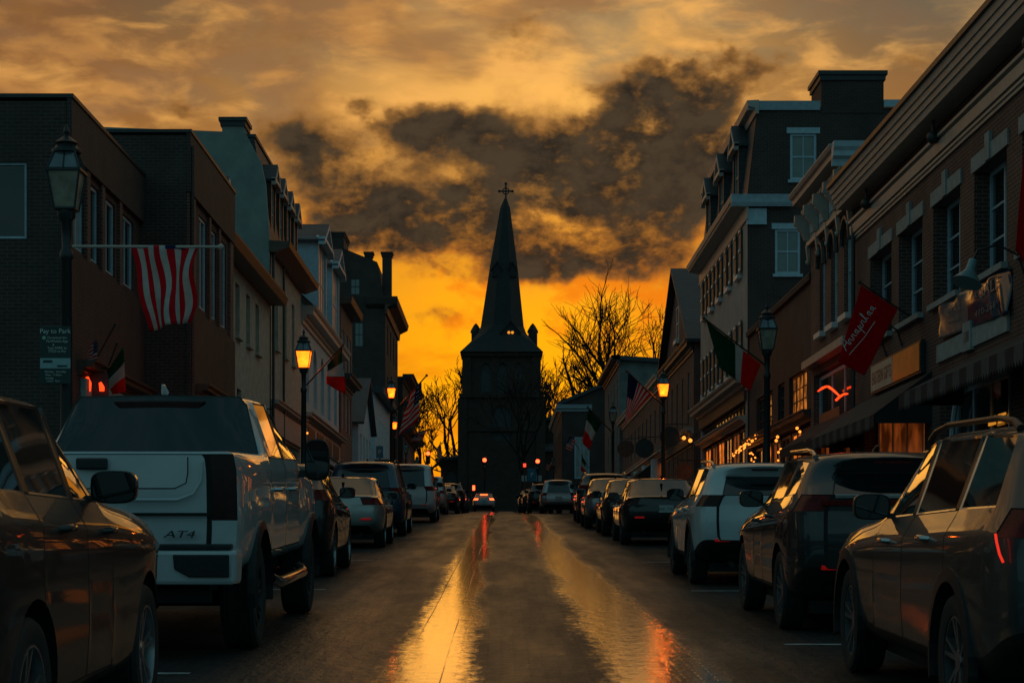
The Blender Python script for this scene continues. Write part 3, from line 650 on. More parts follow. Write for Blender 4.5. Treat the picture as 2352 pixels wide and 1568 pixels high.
# L4
L4 = house('tall stucco house with a grey green end wall, deep dark eave and four dormers', -8.5, 73, 84.4, 'tall_house', 'house')
L4W = [(y - .5, y + .5, 9.35, 11.8) for y in (75.2, 78.2, 81.2)]
mb = MB(); mb.facade(f3, 73.002, 84.4, 2.2, 13.0, L4W + [(73.6, 83.9, 3, 6)], .18); mb.poly([(-8.51, 84.4, 2), (-18, 84.4, 2), (-18, 84.4, 17), (-9.45, 84.4, 17), (-8.51, 84.4, 13)]); mb.build('wall', STC, L4)
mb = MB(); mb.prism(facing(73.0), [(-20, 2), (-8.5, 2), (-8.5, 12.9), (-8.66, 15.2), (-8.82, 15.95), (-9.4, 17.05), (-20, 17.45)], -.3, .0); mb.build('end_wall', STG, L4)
mb = MB(); mb.hexa([(-8.52, 73.3, 13.05), (-9.4, 73.3, 13.05), (-9.4, 84.4, 13.05), (-8.52, 84.4, 13.05)], [(-9.1, 73.3, 16.9), (-9.9, 73.3, 16.95), (-9.9, 84.4, 16.95), (-9.1, 84.4, 16.9)]); mb.build('mansard_roof', SLATE, L4)
mb = MB(); mb.hexa([(-9.05, 73.3, 16.93), (-18, 73.3, 17.2), (-18, 84.4, 17.2), (-9.05, 84.4, 16.93)], [(-9.05, 73.3, 17.05), (-18, 73.3, 17.35), (-18, 84.4, 17.35), (-9.05, 84.4, 17.05)]); mb.build('roof', SLATE, L4)
cornice(L4, f3, 72.96, 84.4, [(12.7, -.02), (12.65, .2), (12.85, .72), (13.05, .76), (13.1, -.02)], WOOD, 'eave')
chimney(L4, -10.25, -9.45, 73.02, 74.4, 16.9, 17.6, STG, TRIMD)
for y in (75.3, 78.0, 80.7, 83.4): gable_dormer(L4, -8.62, y, 1.5, 13.15, 16.3, 1.6, TRIMD, SLATE, TRIMC, CURT if y > 82 else GLASS, .6)
for h in L4W: window(L4, f3, *h, d=-.12, cols=1, rows=2, fw=.06, frame=TRIMD); sill(L4, f3, h[0], h[1], h[2], STC, .14, .12)
downpipe(L4, -8.5, 76.8, 3, 12.7); downpipe(L4, -8.5, 73.3, 3, 12.7)
slab(L4, f3, 73.4, 84.0, 6.1, 7.0, .0, .12, TRIMC, 'fascia'); cornice(L4, f3, 73.3, 84.2, classic(7.3, .3, .35), TRIMC, 'shop_cornice')
shopfront(L4, -8.5, 73.8, 83.8, 3.3, 5.8, [GLASS, LITD], TRIMD, 3)
# L5
L5 = house('pale blue clapboard house with arched windows and two broad wall dormers', -8.5, 84.4, 104, 'blue_house', 'house')
L5W = [(86.2 + i * 3.7, 87.9 + i * 3.7, 8.3, 11.0) for i in range(5)]
shell(L5, -8.5, 84.402, 104, 12.1, STB, L5W + [(85, 103.4, 3.6, 6.2)], 10, .2, zb=2.8)
for a, b, c, e in L5W:
    window(L5, f3, a, b, c, e, -.12, 2, 2, .1, .05, TRIM); mb = MB(); mb.arch_fill(f3, a, b, 10.1, 11.0, -.19, -.003); mb.build('arch_head', STB, L5)
cornice(L5, f3, 84.42, 104, classic(12.2, .75, .65), TRIMC)
mb = MB(); mb.hexa([(-8.0, 84.42, 12.15), (-13, 84.42, 16.6), (-13, 104, 16.6), (-8.0, 104, 12.15)], [(-8.0, 84.42, 12.25), (-13, 84.42, 16.75), (-13, 104, 16.75), (-8.0, 104, 12.25)]); mb.build('roof', SLATE, L5)
for y in (92.6, 100.0):
    gable_dormer(L5, -8.32, y, 4.2, 12.2, 17.0, 4, TRIMBL, SLATE, TRIMBL, CURT, .9, .3, 4)
slab(L5, f3, 84.8, 103.6, 6.5, 7.3, .0, .12, TRIMC, 'fascia'); cornice(L5, f3, 84.6, 103.8, classic(7.7, .35, .5), TRIMC, 'shop_cornice')
shopfront(L5, -8.5, 85.2, 103.2, 3.8, 6.0, [GLASS, LITD, GLASS, CURT], TRIMC, 5)
for i in range(4): slab(L5, f3, 86 + i * 4.4, 89.2 + i * 4.4, 6.55, 7.2, .121, .15, WOOD, 'name_board')
# L6 and lower ones
L6 = house('narrow brown house with a long projecting wooden eave on the left', -8.4, 104, 112, 'narrow_house', 'house')
f6 = street(-8.4); w6 = [(105.2 + i * 2.3, 106.4 + i * 2.3, z, z + 2) for i in range(3) for z in (8.4, 11.6)]
shell(L6, -8.4, 104.02, 112, 15, BR2, w6, 10, .15, zb=3.5)
for h in w6: window(L6, f6, *h, d=-.06, cols=1, rows=2, frame=TRIM)
cornice(L6, f6, 103.9, 112, [(14.8, -.02), (14.85, .55), (15.2, .62), (15.25, -.02)], WOOD, 'eave'); cornice(L6, f6, 104.1, 112, classic(11.2, .5, .6), TRIMD, 'balcony_cornice')
L6B = house('small white gabled house with a dark roof before the tall brick hotel', -8.4, 114, 126, 'white_house', 'house')
gabled(L6B, -8.2, 114, 125, 9.4, 12.2, STB, SLATE, 10, [(115.5 + i * 2.6, 116.7 + i * 2.6, 7.2, 8.8) for i in range(4)], 3.5, trim=TRIM)
for i in range(4): window(L6B, street(-8.2), 115.5 + i * 2.6, 116.7 + i * 2.6, 7.2, 8.8, -.06, 1, 2, frame=TRIM)
cornice(L6B, street(-8.2), 114, 125, classic(6.9, .3, .6), TRIMD, 'porch_roof')
L6C = house('lower white clapboard house with brackets next to the brick hotel', -8.2, 126, 144, 'clapboard_house', 'house')
shell(L6C, -8.1, 127, 144, 12.2, STB, [], 10, .15, zb=3.8)
mb = MB(); mb.hexa([(-7.5, 126.6, 12.1), (-18, 126.6, 13.4), (-18, 144, 13.4), (-7.5, 144, 12.1)], [(-7.5, 126.6, 12.5), (-18, 126.6, 14), (-18, 144, 14), (-7.5, 144, 12.5)]); mb.build('roof', SLATE, L6C)
for i in range(5): window(L6C, street(-8.1), 128.5 + i * 3.1, 129.7 + i * 3.1, 8.6, 10.8, .03, 1, 2, frame=TRIM)
cornice(L6C, street(-8.1), 127, 144, classic(7.9, .4, .9), TRIMD, 'porch_roof')
# L7 tall brick
L7 = house('tall dark red brick hotel with stepped roofline and a slim chimney, left of the church', -8.5, 145.6, 163, 'brick_hotel', 'hotel')
g7 = facing(145.6); h7 = [(-11.05, -10.35, 20.9, 22.1), (-10.75, -10.1, 17.1, 18.9)]
mb = MB(); mb.facade(g7, -22, -8.5, 4.5, 20.4, h7[1:], .12); mb.facade(g7, -22, -10.0, 20.4, 22.6, h7[:1], .12)
mb.poly([(-10, 145.6, 20.4), (-8.62, 145.6, 20.4), (-8.85, 145.6, 22.2), (-10, 145.6, 22.6)]); mb.poly([(-22, 145.6, 22.6), (-10, 145.6, 22.6), (-8.85, 145.6, 22.2), (-9.1, 145.6, 23.3), (-11.6, 145.6, 24.3), (-22, 145.6, 24.3)])
w7 = [(148 + i * 4, 149.3 + i * 4, z, z + 2.2) for i in range(4) for z in (9.2, 13, 16.8)]
f7 = street(-8.5); mb.facade(f7, 145.6, 163, 4.5, 20.4, w7, .2)
mb.poly([(-8.6, 145.6, 20.4), (-8.6, 163, 20.4), (-9.1, 163, 23.3), (-9.1, 145.6, 23.3)]); mb.poly([(-9.1, 145.6, 23.3), (-9.1, 163, 23.3), (-11.6, 163, 24.3), (-11.6, 145.6, 24.3)]); mb.poly([(-22, 163, 4), (-8.5, 163, 4), (-8.5, 163, 20.4), (-22, 163, 24)]); mb.poly([(-11.6, 145.6, 24.3), (-11.6, 163, 24.3), (-22, 163, 24.3), (-22, 145.6, 24.3)])
mb.build('wall', BR3, L7)
for h in h7: window(L7, g7, *h, d=-.03, cols=2, rows=2, fw=.06, frame=TRIMD, glass=BLIND)
for h in w7: window(L7, f7, *h, d=-.08, cols=1, rows=2, frame=TRIMC)
cornice(L7, f7, 145.3, 163.2, [(19.5, -.02), (19.5, .15), (20.0, .2), (20.3, .8), (20.7, .9), (20.8, -.02)], WOOD, 'eave')
cornice(L7, facing(145.58), -9.9, -7.6, [(19.9, 0), (20.2, .3), (20.7, .4), (20.8, 0)], BR3, 'eave_return')
chimney(L7, -8.75, -8.1, 146, 147.2, 20, 24.1, BR3)
chimney(L7, -13.3, -11.55, 145.7, 150, 23, 25.5, BR3); chimney(L7, -10.0, -9.5, 146, 147, 23.4, 24.1, BR3)
L8 = house('row of dark fronts with jutting cornices just past the tall brick hotel', -8.2, 163, 186)
shell(L8, -8.1, 163.2, 186, 16.6, BR3, [], 10, .15, zb=5)
for z, d in ((16.8, .9), (14.6, .6), (12.4, 1.0), (9.2, .7)): cornice(L8, street(-8.1), 163.2, 186, classic(z, .6, d), TRIMD)
for i in range(5): window(L8, street(-8.1), 165 + i * 4, 166.3 + i * 4, 10, 12, .03, 1, 2, frame=TRIMC)
# ------------------------------------------------------------------ church, retaining wall, trees
CH = BR3; CX, CY = .05, 222.
STN = brick('church_brownstone', (.066, .036, .025), (.044, .026, .019), (.058, .042, .032), bw=.6, bh=.25, rough=.85)
church = thing('church', 'dark brown church with a tall slate spire and cross closing the street', 'church', (CX, CY, gz(CY)))
k = CY / F; fc = lambda px: (px - VX) * k; zc = lambda py: ZC + (HY - py) * k
def sq(mb, hw, z0, z1, cx=CX, cy=CY + 4.2): mb.box(cx - hw, cx + hw, cy - hw, cy + hw, z0, z1)
tcx = fc(1152); tcy = CY + 4.2
def tower_stage(name, px_half, y0, y1, holes):
    h = px_half * k; ff = facing(tcy - h); mb = MB(); z0, z1 = zc(y0), zc(y1)
    mb.facade(ff, tcx - h, tcx + h, z0, z1, holes, .5)
    for sx in (-1, 1): mb.poly([(tcx + sx * h, tcy - h, z0), (tcx + sx * h, tcy + h, z0), (tcx + sx * h, tcy + h, z1), (tcx + sx * h, tcy - h, z1)])
    mb.poly([(tcx - h, tcy + h, z0), (tcx + h, tcy + h, z0), (tcx + h, tcy + h, z1), (tcx - h, tcy + h, z1)])
    o = mb.build(name, STN, church)
    for a, b, c, e in holes:
        g = MB(); g.fbox(ff, a, b, c, e, -.5, -.45); g.build('louvre', TRIMD, o)
        g = MB(); g.arch_fill(ff, a, b, c + (e - c) * .6, e, -.44, -.003); g.build('arch_head', STN, o)
    for sx in (-1, 1):
        g = MB(); g.box(tcx + sx * h - .5, tcx + sx * h + .5, tcy - h - .22, tcy - h + .7, z0, z1 - .3); g.build('corner_buttress', STN, o)
    return h, ff
h1, ff = tower_stage('lower_tower', 90, 1180, 908, [(fc(1128), fc(1176), zc(1010), zc(930))])
h2, f2_ = tower_stage('belfry', 80, 908, 812, [(fc(1102), fc(1130), zc(900), zc(832)), (fc(1140), fc(1168), zc(900), zc(832)), (fc(1178), fc(1206), zc(900), zc(832))])
for (hh, y, w) in ((h1, 908, .35), (h2, 812, .45), (h1, 985, .2)):
    mb = MB(); mb.box(tcx - hh - w, tcx + hh + w, tcy - hh - w, tcy + hh + w, zc(y) - .25, zc(y) + .22); mb.build('string_course', STN, church)
# spire with flared foot
mb = MB(); pr = [(h2 + .75, 808), (h2 - .3, 785), (h2 - 1.15, 760), (h2 - 1.45, 742), (h2 * .40, 600), (.55, 462), (.10, 440)]
rings = []
for hw_, y in pr:
    z = zc(y); t = 0 if y > 745 else 1
    e = .0 if hw_ > h2 - 1.4 else .414
    pts = [(-hw_, -hw_ * .414), (-hw_ * .414, -hw_), (hw_ * .414, -hw_), (hw_, -hw_ * .414), (hw_, hw_ * .414), (hw_ * .414, hw_), (-hw_ * .414, hw_), (-hw_, hw_ * .414)]
    if y > 775: pts = [(-hw_, -hw_ * .96), (-hw_ * .96, -hw_), (hw_ * .96, -hw_), (hw_, -hw_ * .96), (hw_, hw_ * .96), (hw_ * .96, hw_), (-hw_ * .96, hw_), (-hw_, hw_ * .96)]
    elif y > 750: pts = [(x * (1 if abs(x) == hw_ else 1.6), yy * (1 if abs(yy) == hw_ else 1.6)) for x, yy in pts]
    lean = (fc(1161) - tcx) * (808 - y) / (808 - 440) if y < 808 else 0
    rings.append([Vector((tcx + x + lean, tcy + yy, z)) for x, yy in pts])
kk = len(mb.v)
for r in rings: mb.v += r
for i in range(len(rings) - 1):
    for j in range(8): j2 = (j + 1) % 8; mb.f.append((kk + i * 8 + j, kk + i * 8 + j2, kk + (i + 1) * 8 + j2, kk + (i + 1) * 8 + j)); mb.m.append(0)
mb.f.append(tuple(range(kk + 7, kk - 1, -1))); mb.m.append(0); mb.f.append(tuple(range(kk + (len(rings) - 1) * 8, kk + len(rings) * 8))); mb.m.append(0)
SPS = brick('spire_slate', (.020, .019, .018), (.014, .013, .012), (.009, .009, .009), bw=.35, bh=.22, rough=.6)
sp_o = mb.build('spire', SPS, church)
def lucarne(px, y0, y1, w, dy, par, lit=False):
    cx = fc(px); z0, z1 = zc(y0), zc(y1); y = dy; fq = facing(y)
    mb = MB(); mb.prism(fq, [(cx - w, z0), (cx + w, z0), (cx + w, z0 + (z1 - z0) * .6), (cx, z1), (cx - w, z0 + (z1 - z0) * .6)], -1.6, 0); o = mb.build('lucarne', SPS, par)
    mb = MB(); mb.prism(fq, [(cx - w * 1.25, z0 + (z1 - z0) * .52), (cx, z1 + .35), (cx + w * 1.25, z0 + (z1 - z0) * .52), (cx + w * 1.1, z0 + (z1 - z0) * .5), (cx, z1 + .1), (cx - w * 1.1, z0 + (z1 - z0) * .5)], -1.7, .15); mb.build('lucarne_roof', SPS, o)
    if lit:
        mb = MB()
        for ddx, ddz in ((-.2, -.22), (.2, -.22), (-.2, .2), (.2, .2)): mb.lathe([(.17, .01), (.17, .03)], (cx + ddx, y - .045, z0 + (z1 - z0) * .45 + ddz), 10, 'y')
        mb.build('quatrefoil_sky', emit('lucarne_sky_glow', (1., .35, .03), .9), o)  # sky seen through the opening, put in as glowing discs
lucarne(1173, 786, 738, .95, tcy - h2 + 1.0, church, True); lucarne(1141, 628, 598, .55, tcy - 1.75, church); lucarne(1178, 628, 598, .45, tcy - 1.7, church)
for px in (1092, 1225):
    cx = fc(px); mb = MB(); mb.box(cx - .5, cx + .5, tcy - 1.2, tcy + 1.2, zc(790), zc(755)); mb.lathe([(.62, zc(755)), (.62, zc(750)), (.3, zc(738)), (.05, zc(732))], (cx, tcy, 0), 8); mb.build('pinnacle', SPS, church)
# cross on an iron finial
sx = fc(1162); mb = MB(); mb.lathe([(.28, zc(470)), (.34, zc(455)), (.12, zc(438)), (.08, zc(432))], (sx, tcy, 0), 10); mb.tube([(sx, tcy, zc(440)), (sx, tcy, zc(405))], .10, 8); mb.tube([(sx - .75, tcy, zc(423)), (sx + .75, tcy, zc(423))], .10, 8)
for a in range(0, 360, 45): pass
mb.lathe([(.42, -.06), (.42, .06), (.30, .06), (.30, -.06)], (sx, tcy, zc(423)), 16, 'y', close=True)
for ddx, ddz in ((-.75, 0), (.75, 0), (0, .86)):
    mb.ball((sx + ddx, tcy, zc(423) + ddz), .17, 8)
mb.build('cross', IRON, church)
# nave with sloping roof to the right and a lower aisle with round arches
nx0, nx1 = fc(1012), fc(1500); ny = CY + .5
zw = lambda px: zc(1058 - (px - 1012) * .085)
fn = facing(ny); mb = MB(); arcs = [(fc(p - 14), fc(p + 14), zc(1175), zc(1078 - (p - 1012) * .03)) for p in (1035, 1068, 1108, 1142, 1180, 1225, 1270)]
mb.facade(fn, nx0, nx1, zc(1200), zc(1058), arcs, .45); mb.poly([(nx0, ny, zc(1058)), (nx1, ny, zc(1058)), (nx1, ny, zc(1015)), (nx0 + 2, ny, zc(1052))])
mb.poly([(nx0, ny, zc(1200)), (nx0, ny + 9, zc(1200)), (nx0, ny + 9, zc(1050)), (nx0, ny, zc(1058))]); av = mb.build('aisle_wall', STN, church)
for a, b, c, e in arcs:
    g = MB(); g.fbox(fn, a, b, c, e, -.45, -.4); g.build('arched_window', TRIMD, av); g = MB(); g.arch_fill(fn, a, b, c + (e - c) * .72, e, -.38, -.003); g.build('arch_head', STN, av)
mb = MB(); mb.hexa([(nx0 - .6, ny - .5, zc(1058)), (nx1, ny - .5, zc(1016)), (nx1, ny + 8, zc(985)), (nx0 - .6, ny + 8, zc(1050))], [(nx0 - .6, ny - .5, zc(1052)), (nx1, ny - .5, zc(1009)), (nx1, ny + 8, zc(978)), (nx0 - .6, ny + 8, zc(1044))]); mb.build('aisle_roof', SLATE, church)
mb = MB(); a, b = fc(1240), fc(1520); yy = tcy + 2; mb.hexa([(a, yy, zc(1120)), (b, yy, zc(1120)), (b, yy + 14, zc(1120)), (a, yy + 14, zc(1120))], [(a, yy, zc(962)), (b, yy, zc(905)), (b, yy + 14, zc(905)), (a, yy + 14, zc(962))]); mb.build('nave', STN, church)
mb = MB(); mb.hexa([(a - .5, yy - .6, zc(962)), (b, yy - .6, zc(905)), (b, yy + 14, zc(905)), (a - .5, yy + 14, zc(962))], [(a - .5, yy - .6, zc(955)), (b, yy - .6, zc(897)), (b, yy + 14, zc(897)), (a - .5, yy + 14, zc(955))]); mb.build('nave_roof', SLATE, church)
mb = MB(); mb.box(fc(1238), fc(1256), tcy - 1.5, tcy + .2, zc(1000), zc(906)); mb.box(fc(1236), fc(1258), tcy - 1.6, tcy + .3, zc(914), zc(908)); mb.build('stair_turret', STN, church)
# ---- bare trees
BARK = mat('bark', (.022, .016, .012), .9, var=.3)
def tree(label, x, y, h, spread, seed, levels=6, trunk=.32, lean=.0, up=.55, cat='tree', first=.28, dens=1., ell=None, nbs=(6, 4, 4, 3, 3, 3, 2)):
    R = random.Random(seed); z0 = gz(y)
    root = thing('bare_tree', label, cat, (x, y, z0), 'bare winter trees around the church')
    tm, cm = MB(), MB(); V3 = Vector
    def grow(p, d, ln, rad, lv):
        n = 4 if lv < 3 else 3; pts = [V3(p)]; rr = [rad]; q = V3(p); dd = V3(d)
        for i in range(n):
            dd = (dd + V3((R.uniform(-1, 1), R.uniform(-1, 1), R.uniform(-.7, .8))) * (.12 + .05 * lv) + V3((0, 0, up * (.10 if lv < 4 else .03)))).normalized()
            q = q + dd * ln / n; pts.append(V3(q)); rr.append(rad * (1 - .35 * (i + 1) / n))
        (tm if lv == 0 else cm).tube(pts, rr, 8 if lv == 0 else (5 if lv < 3 else 3), cap=lv < 1)
        if lv >= levels: return
        out = ell and lv > 0 and ((q.x - ell[0]) / ell[2]) ** 2 + ((q.y - y) / ell[2]) ** 2 + ((q.z - ell[1]) / ell[3]) ** 2 > 1.
        if out and lv > 3: return
        if out: ln *= .62
        nb = nbs[min(lv, 6)]
        if lv > 1 and R.random() > dens: nb -= 1
        for b in range(nb):
            t = R.uniform(.45, 1.) if b else 1.; i = min(int(t * n), n - 1); o = pts[i].lerp(pts[i + 1], t * n - i)
            s = V3((R.uniform(-1, 1), R.uniform(-1, 1), R.uniform(-.25, .9))); s = (s - dd * s.dot(dd)).normalized()
            a = R.uniform(.45, 1.0) * spread if b else R.uniform(.08, .4)
            nd = (dd * cos(a) + s * sin(a)).normalized()
            grow(o, nd, ln * R.uniform(.58, .80), max(.036, rr[i + 1] * R.uniform(.55, .80)), lv + 1)
    grow((x, y, z0 - .3), (lean, 0, 1), h * first, trunk, 0)
    tm.build('trunk', BARK, root, 60); cm.build('crown', BARK, root)
    return root
tree('broad round crowned bare tree behind the grey house right of the church', 15.4, 262, 42, .85, 11, 6, .8, 0, .40, first=.30, ell=(15.2, 29.6, 6.8, 7.8), nbs=(6, 5, 4, 4, 3, 3))
tree('bare tree with fine rising twigs just right of the church tower', 6.0, 240, 36, .8, 4, 6, .5, .0, .4, first=.24, ell=(6.0, 25.0, 3.4, 8.5))
tree('dense bare tree close beside the left side of the church tower', -6.0, 238, 36, .85, 5, 6, .5, .0, .4, first=.22, ell=(-5.8, 21.0, 3.4, 7.5))
tree('low spreading bare tree at far left under the glowing sky', -9.2, 222, 28, .95, 14, 6, .34, .0, .3, first=.20, ell=(-9.0, 16.4, 3.2, 5.0))
tree('slim bare tree standing in front of the church tower', 2.2, 206, 22, .75, 33, 4, .26, .0, .5, first=.3)
tree('bare tree peeping between the round crowned tree and the slate gable', 21.0, 255, 36, .8, 17, 6, .45, 0, .4, first=.32, ell=(20.8, 28.5, 2.8, 5.0))
# ------------------------------------------------------------------ cars
def paint(name, col, metal=.0, rough=.35, coat=1.):
    m, nt, b, tc = base(name)
    n = noise(nt, tc.outputs['Object'], 2.2, 6, .6); sp_ = noise(nt, tc.outputs['Object'], 60, 3)
    nt.links.new(mixc(nt, n.sst(.35, .75) * .5, col, tuple(c * .72 for c in col)), b.inputs['Base Color'])
    nt.links.new((sp_ * .08 + n * .14 + (rough - .1)).s, b.inputs['Roughness'])
    b.inputs['Metallic'].default_value = metal; b.inputs['Coat Weight'].default_value = coat
    nt.links.new((n.sst(.4, .8) * .04 + .015).s, b.inputs['Coat Roughness'])
    return m
PW = paint('paint_white', (.52, .57, .57), .0, .45); PS = paint('paint_silver', (.40, .42, .42), .5); PG = paint('paint_graphite', (.010, .013, .014), .0, .5, .65)
PK = paint('paint_black', (.008, .010, .011), .0, .5); PB = paint('paint_blue', (.010, .05, .085), .0, .45); PT = paint('paint_champagne', (.50, .51, .48), .4)
PR = paint('paint_taupe', (.034, .038, .036), .0, .45, .75); PN = paint('paint_dark_grey', (.022, .026, .028), .0, .5)
CARGLASS = mat('car_glass', (.006, .010, .011), .02, spec=.5, coat=.5, var=.2, nscale=2)
TRIMK = mat('car_black_trim', (.014, .018, .019), .42, var=.25, nscale=30)
GAP = mat('panel_gap', (.006, .008, .008), .8, var=.1)
CHROME = mat('car_chrome', (.55, .56, .56), .14, metal=1., var=.1)
TYRE = mat('tyre_rubber', (.018, .022, .022), .72, var=.3, nscale=40, bmp=.3)
ALLOY = mat('alloy_rim', (.34, .36, .37), .28, metal=.85, var=.15)
TAIL = mat('tail_light_red', (.13, .004, .004), .28, coat=.0, spec=.2, var=.3, nscale=18)
TAILDK = mat('tail_light_smoked', (.03, .005, .005), .2, coat=.0, spec=.25, var=.3, nscale=18)
REFL = emit('reflector_red_glow', (1., .012, .010), .10, (.22, .004, .004))  # faint emission stands for light thrown back by the reflector
HEADL = mat('headlight_lens', (.30, .32, .32), .06, coat=1., var=.2)
PLATE = mat('number_plate', (.42, .46, .44), .5, var=.1)
BRAKE = emit('brake_light', (1., .06, .012), 7.)
BRAKED = emit('dim_tail_light', (1., .02, .008), .8)
def solve_car(name, st, regs, hw, wb, wr, wells, mats, capfrac, level, capcrease=.3, flat=None):
    """st: stations from tail to nose, each = list of 9 points (x,y,z), row 0 under the middle, row 8 top middle.
    regs(j,r,side)/('rear',r,c)/('front',r,c) -> region key. Returns {key: mesh data}"""
    bm = bmesh.new(); V = {}; cl = bm.edges.layers.float.new('crease_edge'); cv = bm.verts.layers.float.new('crease_vert')
    for j, rows in enumerate(st):
        for r, (x, y, z) in enumerate(rows):
            if r in (0, 8): V[j, r, 0] = V[j, r, 1] = bm.verts.new((0, y, z))
            else:
                for s, sg in ((0, -1), (1, 1)): V[j, r, s] = bm.verts.new((sg * x, y, z))
    keyf = {}
    def face(vs, key):
        u = []
        for v in vs:
            if v not in u: u.append(v)
        f = bm.faces.new(u); keyf.setdefault(key, []).append(f)
    for j in range(len(st) - 1):
        for r in range(8):
            for s in (0, 1):
                q = [V[j, r, s], V[j, r + 1, s], V[j + 1, r + 1, s], V[j + 1, r, s]]
                face(q if s else q[::-1], regs(j, r, s))
    for end, j, bul in (('rear', 0, -.035 if flat is None else flat), ('front', len(st) - 1, .06)):
        cols = {}
        for r in range(1, 8):
            x, y, z = st[j][r]; f = capfrac
            c1 = bm.verts.new((-f * x, y + bul, z)); c2 = bm.verts.new((f * x, y + bul, z))
            cols[r] = [V[j, r, 0], c1, c2, V[j, r, 1]]
        cols[0] = [V[j, 0, 0]] * 4; cols[8] = [V[j, 8, 0]] * 4
        for r in range(8):
            for c in range(3):
                q = [cols[r][c], cols[r][c + 1], cols[r + 1][c + 1], cols[r + 1][c]]
                face(q if end == 'rear' else q[::-1], regs(end, r, c))
    bmesh.ops.recalc_face_normals(bm, faces=bm.faces)
    keys = ['body'] + ['well%d' % i for i in range(len(wells))]
    for k, fs in keyf.items():
        if k is None: k = 'body'
        if k not in keys: keys.append(k)
        for f in fs: f.material_index = keys.index(k)
    for j in range(1, len(st) - 1):
        for sd in (0, 1):
            for e in V[j, 4, sd].link_edges:
                if V[j + 1, 4, sd] in e.verts: e[cl] = max(e[cl], .55)
    if capcrease:
        for j in (0,):
            for r in range(1, 7):
                for sd in (0, 1):
                    for e in V[j, r, sd].link_edges:
                        if V[j, r + 1, sd] in e.verts: e[cl] = max(e[cl], capcrease)
    for k in list(keyf):
        if k in (None, 'body') or k.startswith(('cladding', 'under', 'deck', 'bumper', 'pillar')): continue
        fs = [f for f in bm.faces if f.material_index == keys.index(k)]
        isd = k.startswith(('door', 'hatch', 'gate')); lamp = k.startswith(('tail', 'head'))
        corner = [v.co.copy() for v in {v for f in fs for v in f.verts} if sum(1 for f in v.link_faces if f in fs) == 1]
        t = .005 if isd else (.006 if lamp else .013)
        r = bmesh.ops.inset_region(bm, faces=fs, thickness=t, depth=0, use_even_offset=True)
        rk = ('gap_' if isd or lamp else 'ring_') + k; keys.append(rk)
        ring = set(r['faces']); fset = set(fs)
        for f in ring: f.material_index = len(keys) - 1
        cr = .97 if isd else 1.
        for f in ring:
            for e in f.edges:
                e[cl] = cr
        for v in {v for f in fs for v in f.verts}:
            if not isd: v.co -= v.normal * .006
            if sum(1 for f in v.link_faces if f in fset) == 1 and len(fs) >= 1: v[cv] = max(v[cv], .93 if not isd else .9)
        for f in ring:
            for v in f.verts:
                if any((v.co - q).length < 1e-5 for q in corner): v[cv] = max(v[cv], .93 if not isd else .9)
    bm.normal_update()
    me = bpy.data.meshes.new('cage'); bm.to_mesh(me); bm.free()
    pool = [bpy.data.materials.get('k%d' % i) or bpy.data.materials.new('k%d' % i) for i in range(len(keys))]
    for p in pool: me.materials.append(p)
    o = bpy.data.objects.new('cage', me); COL.objects.link(o)
    md = o.modifiers.new('s', 'SUBSURF'); md.levels = md.render_levels = level
    cutters = []
    for wi, (x0, x1, y, z, rad) in enumerate(wells):
        mb = MB(); mb.lathe([(rad, x0), (rad, x1)], (0, y, z), 36, 'x')
        c = mb.build('cut', pool); c.data.polygons.foreach_set('material_index', [1 + wi] * len(c.data.polygons)); cutters.append(c)
        b_ = o.modifiers.new('b', 'BOOLEAN'); b_.operation = 'DIFFERENCE'; b_.object = c; b_.solver = 'EXACT'
    dg = bpy.context.evaluated_depsgraph_get(); dg.update()
    res = bpy.data.meshes.new_from_object(o.evaluated_get(dg))
    for mode in ('self', 'FAST'):
        if len(res.polygons) > 50: break
        for md in o.modifiers:
            if md.type == 'BOOLEAN':
                if mode == 'self': md.use_self = True
                else: md.solver = 'FAST'
        dg = bpy.context.evaluated_depsgraph_get(); dg.update(); res = bpy.data.meshes.new_from_object(o.evaluated_get(dg))
    parts = {}
    names = [m.name if m else 'k0' for m in res.materials]
    for p in res.polygons:
        k = keys[int(names[min(p.material_index, len(names) - 1)][1:])]
        parts.setdefault(k, []).append(p)
    out = {}
    co_ = [v.co.copy() for v in res.vertices]
    for k, ps in parts.items():
        idx = {}; vs = []; fs = []
        for p in ps:
            f = []
            for i in p.vertices:
                if i not in idx: idx[i] = len(vs); vs.append(co_[i])
                f.append(idx[i])
            fs.append(f)
        out[k] = (vs, fs)
    bpy.data.objects.remove(o)
    for c in cutters: bpy.data.objects.remove(c)
    return out
def from_data(name, d, m, parent, sharp=42):
    me = bpy.data.meshes.new(name); me.from_pydata(d[0], [], d[1]); me.materials.append(m)
    me.polygons.foreach_set('use_smooth', [True] * len(me.polygons)); me.set_sharp_from_angle(angle=radians(sharp)); me.update()
    o = bpy.data.objects.new(name, me); COL.objects.link(o); o.parent = parent; ORG[o.name] = Vector(); return o
